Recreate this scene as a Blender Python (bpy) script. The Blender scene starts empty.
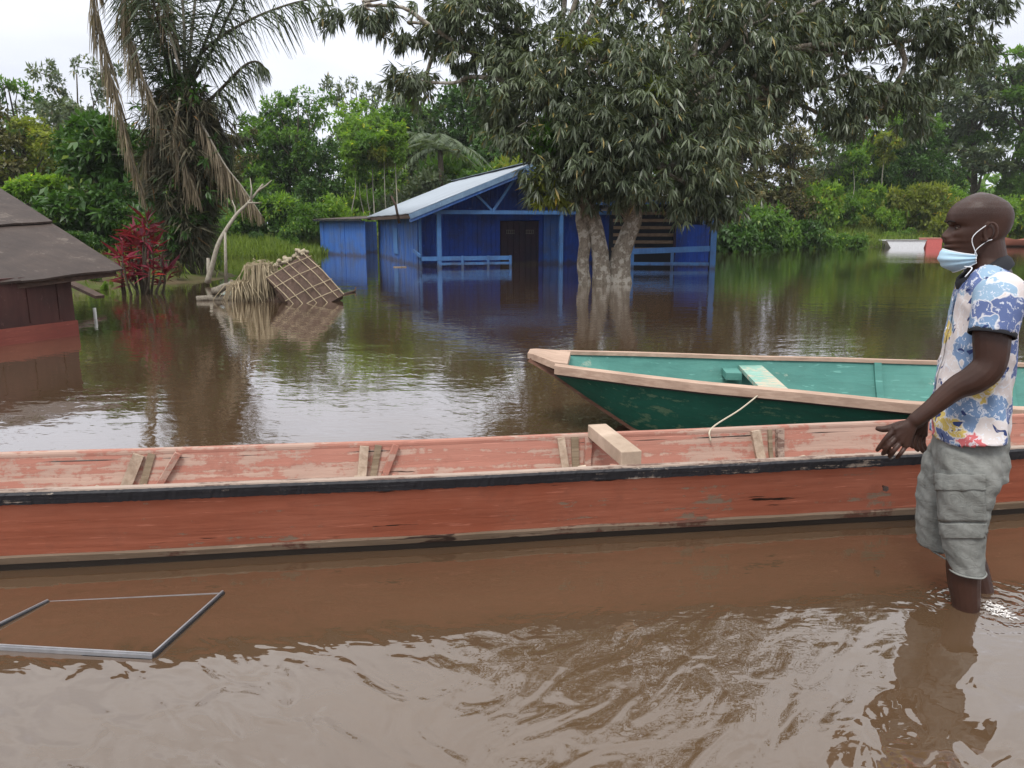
import bpy, bmesh, math, random
import numpy as np
from mathutils import Vector, Matrix, noise
from mathutils.bvhtree import BVHTree
SC = bpy.context.scene
COL = SC.collection
R = math.radians
random.seed(7)
RNG = np.random.default_rng(11)
# ------------------------------------------------------------ camera
CAM_H, PITCH, F = 1.35, R(11.7), 769.0
cd = bpy.data.cameras.new('camera'); cam = bpy.data.objects.new('camera', cd); COL.objects.link(cam)
cam.location = (0, 0, CAM_H); cam.rotation_euler = (R(90) - PITCH, 0, 0)
cd.sensor_width = 36; cd.lens = 36 * F / 1024; cd.clip_start = .05; cd.clip_end = 3000
SC.camera = cam
def ray(px, py):
    u, v = (px - 512) / F, (384 - py) / F
    return Vector((u, math.cos(PITCH) + v * math.sin(PITCH), -math.sin(PITCH) + v * math.cos(PITCH)))
def at(px, py, Y):
    d = ray(px, py); return Vector((0, 0, CAM_H)) + d * (Y / d.y)
def gp(px, py, z=0.0):
    d = ray(px, py); return Vector((0, 0, CAM_H)) + d * ((z - CAM_H) / d.z)
# ------------------------------------------------------------ objects
def tag(o, label=None, cat=None, group=None, kind=None):
    if label: o['label'] = label
    if cat: o['category'] = cat
    if group: o['group'] = group
    if kind: o['kind'] = kind
    return o
def thing(name, loc=(0, 0, 0), rz=0.0, label=None, cat=None, group=None):
    o = bpy.data.objects.new(name, None); COL.objects.link(o)
    o.location = loc; o.rotation_euler = (0, 0, rz); o.empty_display_size = .2
    return tag(o, label, cat, group)
def link_mesh(name, me, mat, parent=None):
    o = bpy.data.objects.new(name, me); COL.objects.link(o)
    if mat:
        for m in (mat if isinstance(mat, (list, tuple)) else [mat]): me.materials.append(m)
    if parent: o.parent = parent
    return o
class MB:
    """collects shapes for ONE mesh object"""
    def __init__(s): s.v = []; s.f = []; s.m = []
    def add(s, vs, fs, mi=0):
        b = len(s.v); s.v += [tuple(v) for v in vs]
        for f in fs: s.f.append(tuple(i + b for i in f)); s.m.append(mi)
    def box(s, c, size, rot=None, mi=0):
        hx, hy, hz = (a / 2 for a in size); c = Vector(c)
        vs = [Vector((x, y, z)) for x in (-hx, hx) for y in (-hy, hy) for z in (-hz, hz)]
        if rot is not None:
            if isinstance(rot, (int, float)): rot = Matrix.Rotation(rot, 3, 'Z')
            vs = [rot @ v for v in vs]
        s.add([v + c for v in vs], [(0, 1, 3, 2), (4, 6, 7, 5), (0, 4, 5, 1), (2, 3, 7, 6), (0, 2, 6, 4), (1, 5, 7, 3)], mi)
    def bar(s, a, b, w, h, up=(0, 0, 1), mi=0, w2=None):
        a, b = Vector(a), Vector(b); d = (b - a).normalized(); up = Vector(up)
        sd = d.cross(up)
        if sd.length < 1e-4: sd = d.cross(Vector((1, 0, 0)))
        sd.normalize(); u = sd.cross(d).normalized(); vs = []
        for p, ww in ((a, w), (b, w2 or w)):
            for i, j in ((-1, -1), (1, -1), (1, 1), (-1, 1)): vs.append(p + sd * (i * ww / 2) + u * (j * h / 2))
        s.add(vs, [(3, 2, 1, 0), (4, 5, 6, 7), (0, 1, 5, 4), (1, 2, 6, 5), (2, 3, 7, 6), (3, 0, 4, 7)], mi)
    def tube(s, pts, rad, n=8, mi=0, cap=True, wob=0.0):
        pts = [Vector(p) for p in pts]
        if not isinstance(rad, (list, tuple)): rad = [rad] * len(pts)
        b = len(s.v); prev = None
        for i, p in enumerate(pts):
            d = (pts[min(i + 1, len(pts) - 1)] - pts[max(i - 1, 0)])
            if d.length < 1e-7: d = Vector((0, 0, 1))
            d.normalize()
            if prev is None:
                prev = d.cross(Vector((.31, .17, .93)));
                if prev.length < 1e-3: prev = d.cross(Vector((1, 0, 0)))
            a = (prev - d * prev.dot(d)).normalized(); c = d.cross(a); prev = a
            for k in range(n):
                t = 2 * math.pi * k / n; r = rad[i] * (1 + (random.uniform(-wob, wob) if wob else 0))
                s.v.append(tuple(p + a * (math.cos(t) * r) + c * (math.sin(t) * r)))
        for i in range(len(pts) - 1):
            for k in range(n):
                k2 = (k + 1) % n
                s.f.append((b + i * n + k, b + i * n + k2, b + (i + 1) * n + k2, b + (i + 1) * n + k)); s.m.append(mi)
        if cap:
            s.f.append(tuple(b + k for k in reversed(range(n)))); s.m.append(mi)
            e = b + (len(pts) - 1) * n; s.f.append(tuple(e + k for k in range(n))); s.m.append(mi)
    def grid(s, P, mi=0, flip=False):
        nr, nc = len(P), len(P[0]); b = len(s.v)
        for r in P:
            for p in r: s.v.append(tuple(p))
        for i in range(nr - 1):
            for j in range(nc - 1):
                q = (b + i * nc + j, b + i * nc + j + 1, b + (i + 1) * nc + j + 1, b + (i + 1) * nc + j)
                s.f.append(q[::-1] if flip else q); s.m.append(mi)
    def mesh(s, name, smooth=False):
        me = bpy.data.meshes.new(name); me.from_pydata(s.v, [], s.f)
        me.polygons.foreach_set('material_index', s.m)
        if smooth: me.polygons.foreach_set('use_smooth', [True] * len(s.f))
        me.update(); return me
    def build(s, name, mat, parent=None, smooth=False, bevel=0.0):
        o = link_mesh(name, s.mesh(name, smooth), mat, parent)
        if bevel:
            md = o.modifiers.new('bevel', 'BEVEL'); md.width = bevel; md.segments = 2; md.limit_method = 'ANGLE'
        return o
def smooth_path(pts, n=6):
    pts = [Vector(p) for p in pts]; out = []
    P = [pts[0] * 2 - pts[1]] + pts + [pts[-1] * 2 - pts[-2]]
    for i in range(1, len(P) - 2):
        for k in range(n):
            t = k / n; a, b, c, d = P[i - 1], P[i], P[i + 1], P[i + 2]
            out.append(.5 * ((2 * b) + (c - a) * t + (2 * a - 5 * b + 4 * c - d) * t * t + (3 * b - a - 3 * c + d) * t ** 3))
    out.append(pts[-1]); return out
def lerp(a, b, t): return a + (b - a) * t
def interp(x, xs, ys): return float(np.interp(x, xs, ys))
# ------------------------------------------------------------ materials
class NT:
    def __init__(s, name):
        s.mat = bpy.data.materials.new(name); s.mat.use_nodes = True
        s.t = s.mat.node_tree; s.t.nodes.clear()
        s.out = s.n('ShaderNodeOutputMaterial'); s.b = s.n('ShaderNodeBsdfPrincipled')
        s.l(s.b.outputs[0], s.out.inputs[0]); s.tc = s.n('ShaderNodeTexCoord')
    def n(s, t, **k):
        x = s.t.nodes.new(t)
        for a, b in k.items(): setattr(x, a, b)
        return x
    def l(s, a, b): s.t.links.new(a, b)
    def mapping(s, scale=(1, 1, 1), rot=(0, 0, 0), src='Object', loc=(0, 0, 0)):
        m = s.n('ShaderNodeMapping'); s.l(s.tc.outputs[src], m.inputs[0])
        m.inputs['Scale'].default_value = scale; m.inputs['Rotation'].default_value = rot; m.inputs['Location'].default_value = loc
        return m.outputs[0]
    def noise(s, vec, scale, detail=4, rough=.55, dist=0.0):
        x = s.n('ShaderNodeTexNoise'); x.inputs['Scale'].default_value = scale; x.inputs['Detail'].default_value = detail
        x.inputs['Roughness'].default_value = rough; x.inputs['Distortion'].default_value = dist
        if vec is not None: s.l(vec, x.inputs['Vector'])
        return x.outputs[0]
    def ramp(s, fac, stops, interp='LINEAR'):
        x = s.n('ShaderNodeValToRGB'); x.color_ramp.interpolation = interp; e = x.color_ramp.elements
        while len(e) < len(stops): e.new(.5)
        for el, (p, c) in zip(e, stops):
            el.position = p; el.color = (c, c, c, 1) if isinstance(c, (int, float)) else (*c, 1)
        s.l(fac, x.inputs[0]); return x.outputs[0]
    def mix(s, fac, a, b, mode='MIX'):
        x = s.n('ShaderNodeMix', data_type='RGBA', blend_type=mode)
        for sock, v in ((x.inputs[0], fac), (x.inputs[6], a), (x.inputs[7], b)):
            if hasattr(v, 'is_linked'): s.l(v, sock)
            elif isinstance(v, (int, float)): sock.default_value = v if sock.type == 'VALUE' else (v, v, v, 1)
            else: sock.default_value = (*v, 1)
        return x.outputs[2]
    def math(s, op, a, b=0.0, c=None):
        x = s.n('ShaderNodeMath', operation=op)
        for i, v in enumerate((a, b) if c is None else (a, b, c)):
            if hasattr(v, 'is_linked'): s.l(v, x.inputs[i])
            else: x.inputs[i].default_value = v
        return x.outputs[0]
    def bump(s, h, strength=.3, dist=.01, nrm=None):
        x = s.n('ShaderNodeBump'); x.inputs['Strength'].default_value = strength; x.inputs['Distance'].default_value = dist
        s.l(h, x.inputs['Height'])
        if nrm is not None: s.l(nrm, x.inputs['Normal'])
        return x.outputs[0]
    def set(s, color=None, rough=None, normal=None, spec=None, metal=None, ior=None):
        for k, v in (('Base Color', color), ('Roughness', rough), ('Normal', normal), ('Specular IOR Level', spec), ('Metallic', metal), ('IOR', ior)):
            if v is None: continue
            if hasattr(v, 'is_linked'): s.l(v, s.b.inputs[k])
            else: s.b.inputs[k].default_value = (*v, 1) if isinstance(v, tuple) else v
        return s.mat
def worn_paint(name, paint, paint2, wood, wear=.55, grain=(2, 30, 30), src='Object', rough=.7, streak=.5, dark=None, sc=1.0):
    """paint rubbed off along the grain, wood showing below"""
    k = NT(name); v = k.mapping(tuple(g * sc for g in grain), src=src); v0 = k.mapping((sc,) * 3, src=src)
    big = k.noise(v0, 2.2, 5, .6); gr = k.noise(v, 1.0, 6, .62, .3); fine = k.noise(v0, 22, 6, .7)
    base = k.mix(k.ramp(big, [(.35, 0), (.65, 1)]), paint, paint2)
    base = k.mix(k.ramp(gr, [(.35, .0), (.75, .55)]), base, tuple(c * .6 for c in paint))
    scr = k.noise(k.mapping(tuple(g * 2.6 * sc for g in grain), src=src, loc=(3, 7, 2)), 1.0, 3, .6); base = k.mix(k.ramp(scr, [(.64, 0), (.70, .45)]), base, tuple(min(1, c * 1.5 + .05) for c in paint2))
    blot = k.noise(v0, 6.5, 6, .7); base = k.mix(k.ramp(blot, [(.56, 0), (.7, .4)]), base, tuple(c * .55 + .01 for c in paint2))
    m = k.math('ADD', k.math('MULTIPLY', gr, streak), k.math('MULTIPLY', big, 1 - streak))
    m = k.math('ADD', k.math('MULTIPLY', m, .75), k.math('MULTIPLY', fine, .25))
    mask = k.ramp(m, [(wear, 0), (wear + .035, 1)])
    wcol = k.mix(gr, tuple(c * .6 for c in wood), tuple(min(1, c * 1.3) for c in wood))
    col = k.mix(mask, base, wcol)
    if dark:
        dm = k.ramp(k.noise(k.mapping(tuple(g * .45 * sc for g in grain), src=src, loc=(5, 3, 1)), 1.1, 5, .6), [(dark, 0), (dark + .02, 1)])
        col = k.mix(dm, col, (.03, .015, .01))
    h = k.math('SUBTRACT', gr, k.math('MULTIPLY', mask, .25))
    return k.set(col, rough, k.bump(h, .6, .006), .3)
def wood(name, c1, c2, grain=(3, 40, 40), rough=.8, bump=.4, spots=None):
    k = NT(name); g = k.noise(k.mapping(grain), 1.0, 6, .65, .4); b = k.noise(k.mapping((1.3,) * 3), 3, 4)
    col = k.mix(k.ramp(g, [(.3, 0), (.7, 1)]), c1, c2)
    col = k.mix(k.ramp(b, [(.4, 0), (.75, .55)]), col, tuple(c * .6 for c in c1))
    if spots: col = k.mix(k.ramp(k.noise(k.mapping((1,) * 3), 9, 5, .7), [(.56, 0), (.6, 1)]), col, spots)
    return k.set(col, rough, k.bump(g, bump, .005), .25)
def plain(name, c, rough=.6, metal=0.0, var=.25, sc=12, bump=.15):
    k = NT(name); g = k.noise(k.mapping(), sc, 5, .6)
    col = k.mix(g, tuple(x * (1 - var) for x in c), tuple(min(1, x * (1 + var)) for x in c))
    return k.set(col, rough, k.bump(g, bump, .004), .4, metal)
def leaf_mat(name, c1, c2, rough=.45, transl=.4, spec=.4, sheen=0.0):
    k = NT(name); a = k.n('ShaderNodeAttribute', attribute_name='tint')
    sep = k.n('ShaderNodeSeparateColor'); k.l(a.outputs['Color'], sep.inputs[0])
    col = k.mix(sep.outputs[0], c1, c2)
    col = k.mix(k.ramp(sep.outputs[1], [(.97, 0), (.985, 1)]), col, tuple(min(1, x * 1.2) for x in (c2[0] * 1.9, c2[1] * 1.2, c2[2] * .7)))
    k.set(col, rough, None, spec)
    tr = k.n('ShaderNodeBsdfTranslucent'); mx = k.n('ShaderNodeMixShader'); mx.inputs[0].default_value = transl
    k.l(k.mix(1.0, col, (1.25, 1.3, .6), 'MULTIPLY'), tr.inputs[0])
    k.l(k.b.outputs[0], mx.inputs[1]); k.l(tr.outputs[0], mx.inputs[2]); k.l(mx.outputs[0], k.out.inputs[0])
    return k.mat
def bark_mat(name, c1, c2, patch=None, sc=1.0):
    k = NT(name); g = k.noise(k.mapping((9 * sc, 9 * sc, 3 * sc)), 1.6, 8, .7, .6); b = k.noise(k.mapping((sc,) * 3), 2.6, 6, .65)
    col = k.mix(k.ramp(g, [(.32, 0), (.68, 1)]), c1, c2)
    if patch: col = k.mix(k.ramp(b, [(.5, 0), (.56, 1)]), col, patch)
    return k.set(col, .9, k.bump(g, .9, .03), .15)
# ------------------------------------------------------------ leaf meshes
def nrm(a): return a / np.maximum(np.linalg.norm(a, axis=-1, keepdims=True), 1e-9)
def quads_mesh(name, V, tint):
    """V (N,4,3) quads ; tint (N,3)"""
    N = len(V); me = bpy.data.meshes.new(name)
    me.vertices.add(N * 4); me.vertices.foreach_set('co', V.reshape(-1).astype(np.float32))
    me.loops.add(N * 4); me.loops.foreach_set('vertex_index', np.arange(N * 4, dtype=np.int32))
    me.polygons.add(N); me.polygons.foreach_set('loop_start', np.arange(0, N * 4, 4, dtype=np.int32))
    me.polygons.foreach_set('loop_total', np.full(N, 4, dtype=np.int32))
    at_ = me.attributes.new('tint', 'FLOAT_COLOR', 'POINT')
    c = np.ones((N, 4, 4), dtype=np.float32); c[:, :, :3] = tint[:, None, :]
    at_.data.foreach_set('color', c.reshape(-1)); me.update(calc_edges=True); return me
def leaf_quads(base, d, L, W, rng, upn=.5, mid=.45, upv=(0, 0, 1)):
    n = len(base); d = nrm(d); up = np.array(upv, float) + rng.normal(0, upn, (n, 3))
    sd = nrm(np.cross(d, up)); L = np.broadcast_to(L, (n,))[:, None]; W = np.broadcast_to(W, (n,))[:, None]
    nn = np.cross(sd, d)
    m = base + d * L * mid + nn * L * .05; tip = base + d * L - nn * L * .03
    return np.stack([base, m + sd * W / 2, tip, m - sd * W / 2], axis=1)
def rosettes(C, axis, k, L, W, rng, spread=1.0, droop=.4, tint=None, upn=.35):
    """k leaves around every shoot tip C pointing along axis"""
    n = len(C); cs = np.repeat(rng.choice([.62, .85, 1.0, 1.15, 1.35], n), k); a = np.repeat(nrm(axis), k, axis=0); c = np.repeat(C, k, axis=0)
    r = rng.normal(0, 1, (n * k, 3)); r = nrm(r - a * (r * a).sum(1, keepdims=True))
    d = nrm(a * rng.uniform(.15, 1.0, (n * k, 1)) + r * spread * rng.uniform(.5, 1.1, (n * k, 1))); d[:, 2] -= droop * rng.uniform(.4, 1.3, n * k)
    ll = L * cs * rng.uniform(.65, 1.2, n * k)
    Q = leaf_quads(c + nrm(d) * L * .05, d, ll, W * cs ** .8 * rng.uniform(.7, 1.2, n * k), rng, upn)
    t = np.repeat(rng.uniform(0, 1, n) if tint is None else tint, k) * .7 + rng.uniform(0, .3, n * k)
    g = rng.uniform(0, 1, n * k)
    return Q, np.stack([np.clip(t, 0, 1), g, g], 1)
def lobes_points(lobes, rng, per=1.0, sub=.33, hang=0.0):
    """lobes: (x,y,z, rx,ry,rz, clumps, shoots) -> shoot points, outward axes, clump tint"""
    P, A, T, K = [], [], [], []
    for (x, y, z, rx, ry, rz, nc, ns) in lobes:
        c = np.array([x, y, z]); rr = np.array([rx, ry, rz])
        for _ in range(max(1, int(nc * per))):
            u = nrm(rng.normal(0, 1, 3)); u[2] = abs(u[2]) if rng.random() < .3 else u[2]
            q = c + u * rr * rng.uniform(.35, 1.0) ** .6; s = sub * min(rx, rz) * rng.uniform(.6, 1.25)
            pts = q + rng.normal(0, 1, (ns, 3)) * np.array([s, s, s * .6])
            if hang: pts[:, 2] -= np.abs(rng.normal(0, hang, ns))
            P.append(pts); A.append(nrm(nrm(pts - c) + nrm(pts - q) * .8 + rng.normal(0, .25, (ns, 3))))
            T.append(np.clip(rng.normal(.45, .25) + rng.normal(0, .08, ns), 0, 1)); K.append(q)
    return np.concatenate(P), np.concatenate(A), np.concatenate(T), K
def merge_q(parts): return np.concatenate([p[0] for p in parts]), np.concatenate([p[1] for p in parts])
NEAR_AMP = .016
# ============================================================ world and sun
w = bpy.data.worlds.new('World'); SC.world = w; w.use_nodes = True
t = w.node_tree; t.nodes.clear()
def N(tp, **k):
    x = t.nodes.new(tp)
    for a, b in k.items(): setattr(x, a, b)
    return x
SUN_EL, SUN_AZ = R(58), R(205)     # azimuth clockwise from +Y: behind the camera, a little to its left
sky = N('ShaderNodeTexSky', sky_type='NISHITA', sun_disc=False); sky.sun_elevation = SUN_EL; sky.sun_rotation = SUN_AZ
tc = N('ShaderNodeTexCoord'); sp = N('ShaderNodeSeparateXYZ'); t.links.new(tc.outputs['Generated'], sp.inputs[0])
rp = N('ShaderNodeValToRGB'); e = rp.color_ramp.elements
stops = [(0, (.60, .63, .71)), (.10, (.64, .66, .74)), (.26, (.70, .72, .79)), (.5, (.86, .87, .88)), (1, (.95, .95, .95))]
while len(e) < len(stops): e.new(.5)
for el, (p, c) in zip(e, stops): el.position = p; el.color = (*c, 1)
t.links.new(sp.outputs[2], rp.inputs[0])
gain = N('ShaderNodeMapRange'); gain.inputs[1].default_value = .28; gain.inputs[2].default_value = .8; gain.inputs[3].default_value = 1.0; gain.inputs[4].default_value = 1.2
gain.interpolation_type = 'SMOOTHSTEP'
t.links.new(sp.outputs[2], gain.inputs[0])
mp = N('ShaderNodeMapping'); mp.inputs['Scale'].default_value = (1, 1, 3.2); t.links.new(tc.outputs['Generated'], mp.inputs[0])
nz = N('ShaderNodeTexNoise'); nz.inputs['Scale'].default_value = 2.6; nz.inputs['Detail'].default_value = 5; nz.inputs['Roughness'].default_value = .5
t.links.new(mp.outputs[0], nz.inputs['Vector'])
cl = N('ShaderNodeMapRange'); cl.inputs[1].default_value = .35; cl.inputs[2].default_value = .65; cl.inputs[3].default_value = .86; cl.inputs[4].default_value = 1.1
t.links.new(nz.outputs[0], cl.inputs[0])
m1 = N('ShaderNodeMath', operation='MULTIPLY'); t.links.new(gain.outputs[0], m1.inputs[0]); t.links.new(cl.outputs[0], m1.inputs[1])
vm = N('ShaderNodeVectorMath', operation='SCALE'); t.links.new(rp.outputs[0], vm.inputs[0]); t.links.new(m1.outputs[0], vm.inputs[3])
bg1 = N('ShaderNodeBackground'); bg1.inputs[1].default_value = 1.1; t.links.new(vm.outputs[0], bg1.inputs[0])
bg2 = N('ShaderNodeBackground'); bg2.inputs[1].default_value = .06; t.links.new(sky.outputs[0], bg2.inputs[0])
mx = N('ShaderNodeMixShader'); mx.inputs[0].default_value = .1; t.links.new(bg1.outputs[0], mx.inputs[1]); t.links.new(bg2.outputs[0], mx.inputs[2])
ow = N('ShaderNodeOutputWorld'); t.links.new(mx.outputs[0], ow.inputs[0])
ld = bpy.data.lights.new('sun', 'SUN'); ld.energy = 1.5; ld.angle = R(18); ld.color = (1, .96, .9)
lo = bpy.data.objects.new('sun', ld); COL.objects.link(lo)
sdir = Vector((math.sin(SUN_AZ) * math.cos(SUN_EL), math.cos(SUN_AZ) * math.cos(SUN_EL), math.sin(SUN_EL)))
lo.rotation_euler = sdir.to_track_quat('Z', 'Y').to_euler()
lo.location = (0, 0, 30)
SC.view_settings.view_transform = 'Standard'; SC.view_settings.look = 'None'; SC.view_settings.exposure = .58; SC.view_settings.gamma = 1
SC.cycles.max_bounces = 8; SC.cycles.diffuse_bounces = 3; SC.cycles.glossy_bounces = 3; SC.cycles.transparent_max_bounces = 6
SC.cycles.use_denoising = True; SC.cycles.caustics_reflective = False; SC.cycles.caustics_refractive = False
SC.cycles.sample_clamp_indirect = 6
def haze_box():
    m = MB(); m.box((0, 60, 17), (700, 300, 42)); k = NT('thin_haze'); k.t.links.remove(k.out.inputs[0].links[0])
    v = k.n('ShaderNodeVolumePrincipled'); v.inputs['Color'].default_value = (.88, .93, .90, 1); v.inputs['Density'].default_value = .0005; v.inputs['Anisotropy'].default_value = .2
    k.l(v.outputs[0], k.out.inputs['Volume']); tag(m.build('haze', k.mat), kind='stuff', label='thin pale haze over the flooded village', cat='haze')
haze_box()
# ============================================================ terrain and water
SHORE = [(-400, 12), (-60, 12), (-14, 13.6), (-10.6, 15.6), (-8.9, 17.2), (-7.4, 18.8), (-7.2, 20.6), (-9.2, 24), (-12.9, 33.0), (-9.6, 34.4), (-8.6, 40), (0, 43), (12.8, 47), (22, 47.5), (38, 55), (90, 57), (400, 60)]
def land_distance(X, Y):
    """signed distance to the shoreline, + on land (numpy)"""
    P = np.array(SHORE, float); best = np.full(X.shape, 1e9)
    for a, b in zip(P[:-1], P[1:]):
        ab = b - a; tt = np.clip(((X - a[0]) * ab[0] + (Y - a[1]) * ab[1]) / (ab @ ab), 0, 1)
        best = np.minimum(best, np.hypot(X - a[0] - tt * ab[0], Y - a[1] - tt * ab[1]))
    poly = np.concatenate([P, [[400, 4000], [-400, 4000]]]); ins = np.zeros(X.shape, bool)
    for a, b in zip(poly, np.roll(poly, -1, axis=0)):
        c = ((a[1] > Y) != (b[1] > Y)) & (X < (b[0] - a[0]) * (Y - a[1]) / (b[1] - a[1] + 1e-12) + a[0]); ins ^= c
    return np.where(ins, best, -best)
def land_z(X, Y):
    X = np.asarray(X, float); Y = np.asarray(Y, float); d = land_distance(X, Y)
    n = .10 * np.sin(X * .9 + 1.3 * np.sin(Y * .7)) * np.sin(Y * 1.1 + .5) + .05 * np.sin(X * 2.7 + Y * 1.9)
    return np.clip(d * .16, -.32, .55) + np.where(d > 0, np.clip(d, 0, 1) * n, 0)
def zl(x, y): return float(land_z(np.array([x]), np.array([y]))[0])
xs = np.unique(np.concatenate([np.linspace(-60, 60, 200), np.array([-340, -250, -150, -100, 100, 150, 250, 340])]))
ys = np.unique(np.concatenate([np.linspace(-20, 100, 200), np.array([-85, -60, 130, 160, 205])]))
XX, YY = np.meshgrid(xs, ys); ZZ = land_z(XX, YY)
mb = MB(); mb.grid([[(XX[i, j], YY[i, j], ZZ[i, j]) for j in range(len(xs))] for i in range(len(ys))])
k = NT('muddy_ground'); g = k.noise(k.mapping(), 1.7, 7, .65); g2 = k.noise(k.mapping(), .35, 4)
col = k.mix(k.ramp(g, [(.35, 0), (.65, 1)]), (.035, .05, .012), (.09, .12, .03)); col = k.mix(k.ramp(g2, [(.45, 0), (.62, 1)]), col, (.10, .075, .045))
M_GROUND = k.set(col, .95, k.bump(g, .6, .08), .1)
tag(mb.build('ground', M_GROUND, smooth=True), kind='structure')
# water: muddy flood water, calm far off, with slow crossing ripples in the foreground
k = NT('flood_water')
pos = k.n('ShaderNodeNewGeometry').outputs['Position']
def mapw(scale, rz=0.0, loc=(0, 0, 0)):
    m0 = k.n('ShaderNodeMapping'); k.l(pos, m0.inputs[0]); m0.inputs['Rotation'].default_value = (0, 0, rz); m0.inputs['Location'].default_value = loc
    m1 = k.n('ShaderNodeMapping'); k.l(m0.outputs[0], m1.inputs[0]); m1.inputs['Scale'].default_value = scale; return m1.outputs[0]
sx = k.n('ShaderNodeSeparateXYZ'); k.l(pos, sx.inputs[0])
far = k.noise(mapw((.55, 1.5, 1)), 1.0, 3, .5, .3)          # long low swell
fine = k.noise(mapw((3.5, 8, 1)), 1.0, 3, .55, .4)          # small cross ripples
dA = k.noise(mapw((8.5, 4.2, 1), R(-44)), 1.0, 2.2, .42, .6)   # ripples running one way on the left
dB = k.noise(mapw((8.5, 4.2, 1), R(40)), 1.0, 2.2, .42, .6)    # and the other way on the right
side = k.math('ADD', sx.outputs[0], k.math('MULTIPLY', k.noise(mapw((1, 1, 1)), .9, 2), 1.6))
sel = k.n('ShaderNodeMapRange', interpolation_type='SMOOTHSTEP'); k.l(side, sel.inputs[0])
sel.inputs[1].default_value = .35; sel.inputs[2].default_value = 1.0
mixr = k.n('ShaderNodeMix', data_type='FLOAT'); k.l(sel.outputs[0], mixr.inputs[0]); k.l(dA, mixr.inputs[2]); k.l(dB, mixr.inputs[3])
# ripples are strongest close to where the man wades, die out past the long boat
nearf = k.n('ShaderNodeMapRange', interpolation_type='SMOOTHSTEP'); k.l(sx.outputs[1], nearf.inputs[0])
nearf.inputs[1].default_value = 2.9; nearf.inputs[2].default_value = 1.5; nearf.inputs[3].default_value = .12; nearf.inputs[4].default_value = 1.0
h = k.math('MULTIPLY', mixr.outputs[0], k.math('MULTIPLY', nearf.outputs[0], NEAR_AMP))
h = k.math('ADD', h, k.math('MULTIPLY', far, .0045))
calm = k.ramp(k.noise(mapw((.12, .3, 1)), 1.0, 2), [(.38, .25), (.62, 1.0)])
fine2 = k.noise(mapw((9, 26, 1)), 1.0, 2, .5, .3)
h = k.math('ADD', h, k.math('MULTIPLY', k.math('MULTIPLY', fine, calm), .0022))
h = k.math('ADD', h, k.math('MULTIPLY', k.math('MULTIPLY', fine2, calm), .0007))
# rings round the wading leg
LEG = gp(968, 604)
vd = k.n('ShaderNodeVectorMath', operation='DISTANCE'); k.l(pos, vd.inputs[0]); vd.inputs[1].default_value = (LEG.x + .09, LEG.y, 0)
ringn = k.math('ADD', vd.outputs['Value'], k.math('MULTIPLY', k.noise(mapw((1, 1, 1)), 9, 3), .16))
ring = k.math('MULTIPLY', k.math('SINE', k.math('MULTIPLY', ringn, 110.0)), k.math('POWER', 2.718, k.math('MULTIPLY', vd.outputs['Value'], -14.0)))
h = k.math('ADD', h, k.math('MULTIPLY', ring, .006))
mud = k.noise(mapw((.5, .9, 1)), 1.0, 4, .5)
col = k.mix(k.ramp(mud, [(.3, 0), (.7, 1)]), (.080, .048, .027), (.098, .060, .034))
bn = k.bump(h, 1.0, 1.0); M_WATER = k.set(col, .012, bn, .5, ior=1.40)
k.b.inputs['Coat Weight'].default_value = 1.0; k.b.inputs['Coat IOR'].default_value = 1.6; k.b.inputs['Coat Roughness'].default_value = .012; k.l(bn, k.b.inputs['Coat Normal'])
mb = MB(); xs2 = [-340, -200, -50, 0, 50, 200, 340]; ys2 = [-85, -50, 0, 50, 120, 205]
mb.grid([[(x, y, 0) for x in xs2] for y in ys2])
tag(mb.build('flood_water', M_WATER), kind='structure')
# ============================================================ boats
M_RED = worn_paint('red_boat_paint', (.46, .135, .075), (.52, .185, .115), (.30, .22, .16), wear=.575, grain=(2.4, 30, 30), dark=.665)
M_PINK = worn_paint('faded_pink_paint', (.43, .205, .155), (.38, .165, .125), (.42, .29, .235), wear=.50, grain=(2.2, 34, 34), rough=.8, dark=.69)
M_BLACK = worn_paint('black_rail_paint', (.016, .016, .02), (.03, .03, .036), (.30, .25, .21), wear=.555, grain=(3, 60, 60), rough=.6)
M_GREYWOOD = wood('weathered_grey_wood', (.16, .12, .075), (.36, .29, .21), grain=(2.5, 40, 60))
M_CHINE = worn_paint('stained_chine_wood', (.17, .12, .08), (.22, .16, .115), (.11, .05, .035), wear=.54, grain=(3, 30, 30), dark=.62)
M_WHITEWOOD = worn_paint('whitish_worn_rail', (.40, .31, .26), (.34, .26, .21), (.16, .10, .08), wear=.52, grain=(3, 40, 40))
M_SLATE = wood('pale_bare_slat', (.30, .22, .16), (.56, .46, .36), grain=(30, 4, 30))
M_RAWWOOD = wood('raw_pinkish_wood', (.36, .24, .18), (.56, .41, .32), grain=(3, 45, 45), bump=.25)
M_TEAL = worn_paint('teal_inside_paint', (.075, .23, .20), (.11, .29, .25), (.24, .33, .27), wear=.56, grain=(2, 18, 18), streak=.35)
M_DKGREEN = worn_paint('dark_green_hull_paint', (.010, .095, .068), (.015, .12, .085), (.10, .19, .12), wear=.565, grain=(4, 26, 26), rough=.55)
M_STEM = wood('wet_brown_wood', (.10, .045, .03), (.22, .12, .085))
M_KEELDARK = plain('black_shade_and_lines', (.02, .015, .012), .5)  # black for the red boat's painted waterline shadow, also for seams and lines
def hull(stations, prof, zfun=None):
    """rows of points: prof(s) -> list of (y,z) from one gunwale round to the other"""
    return [[(x, y, z) for (y, z) in prof(x)] for x in stations]
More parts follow.
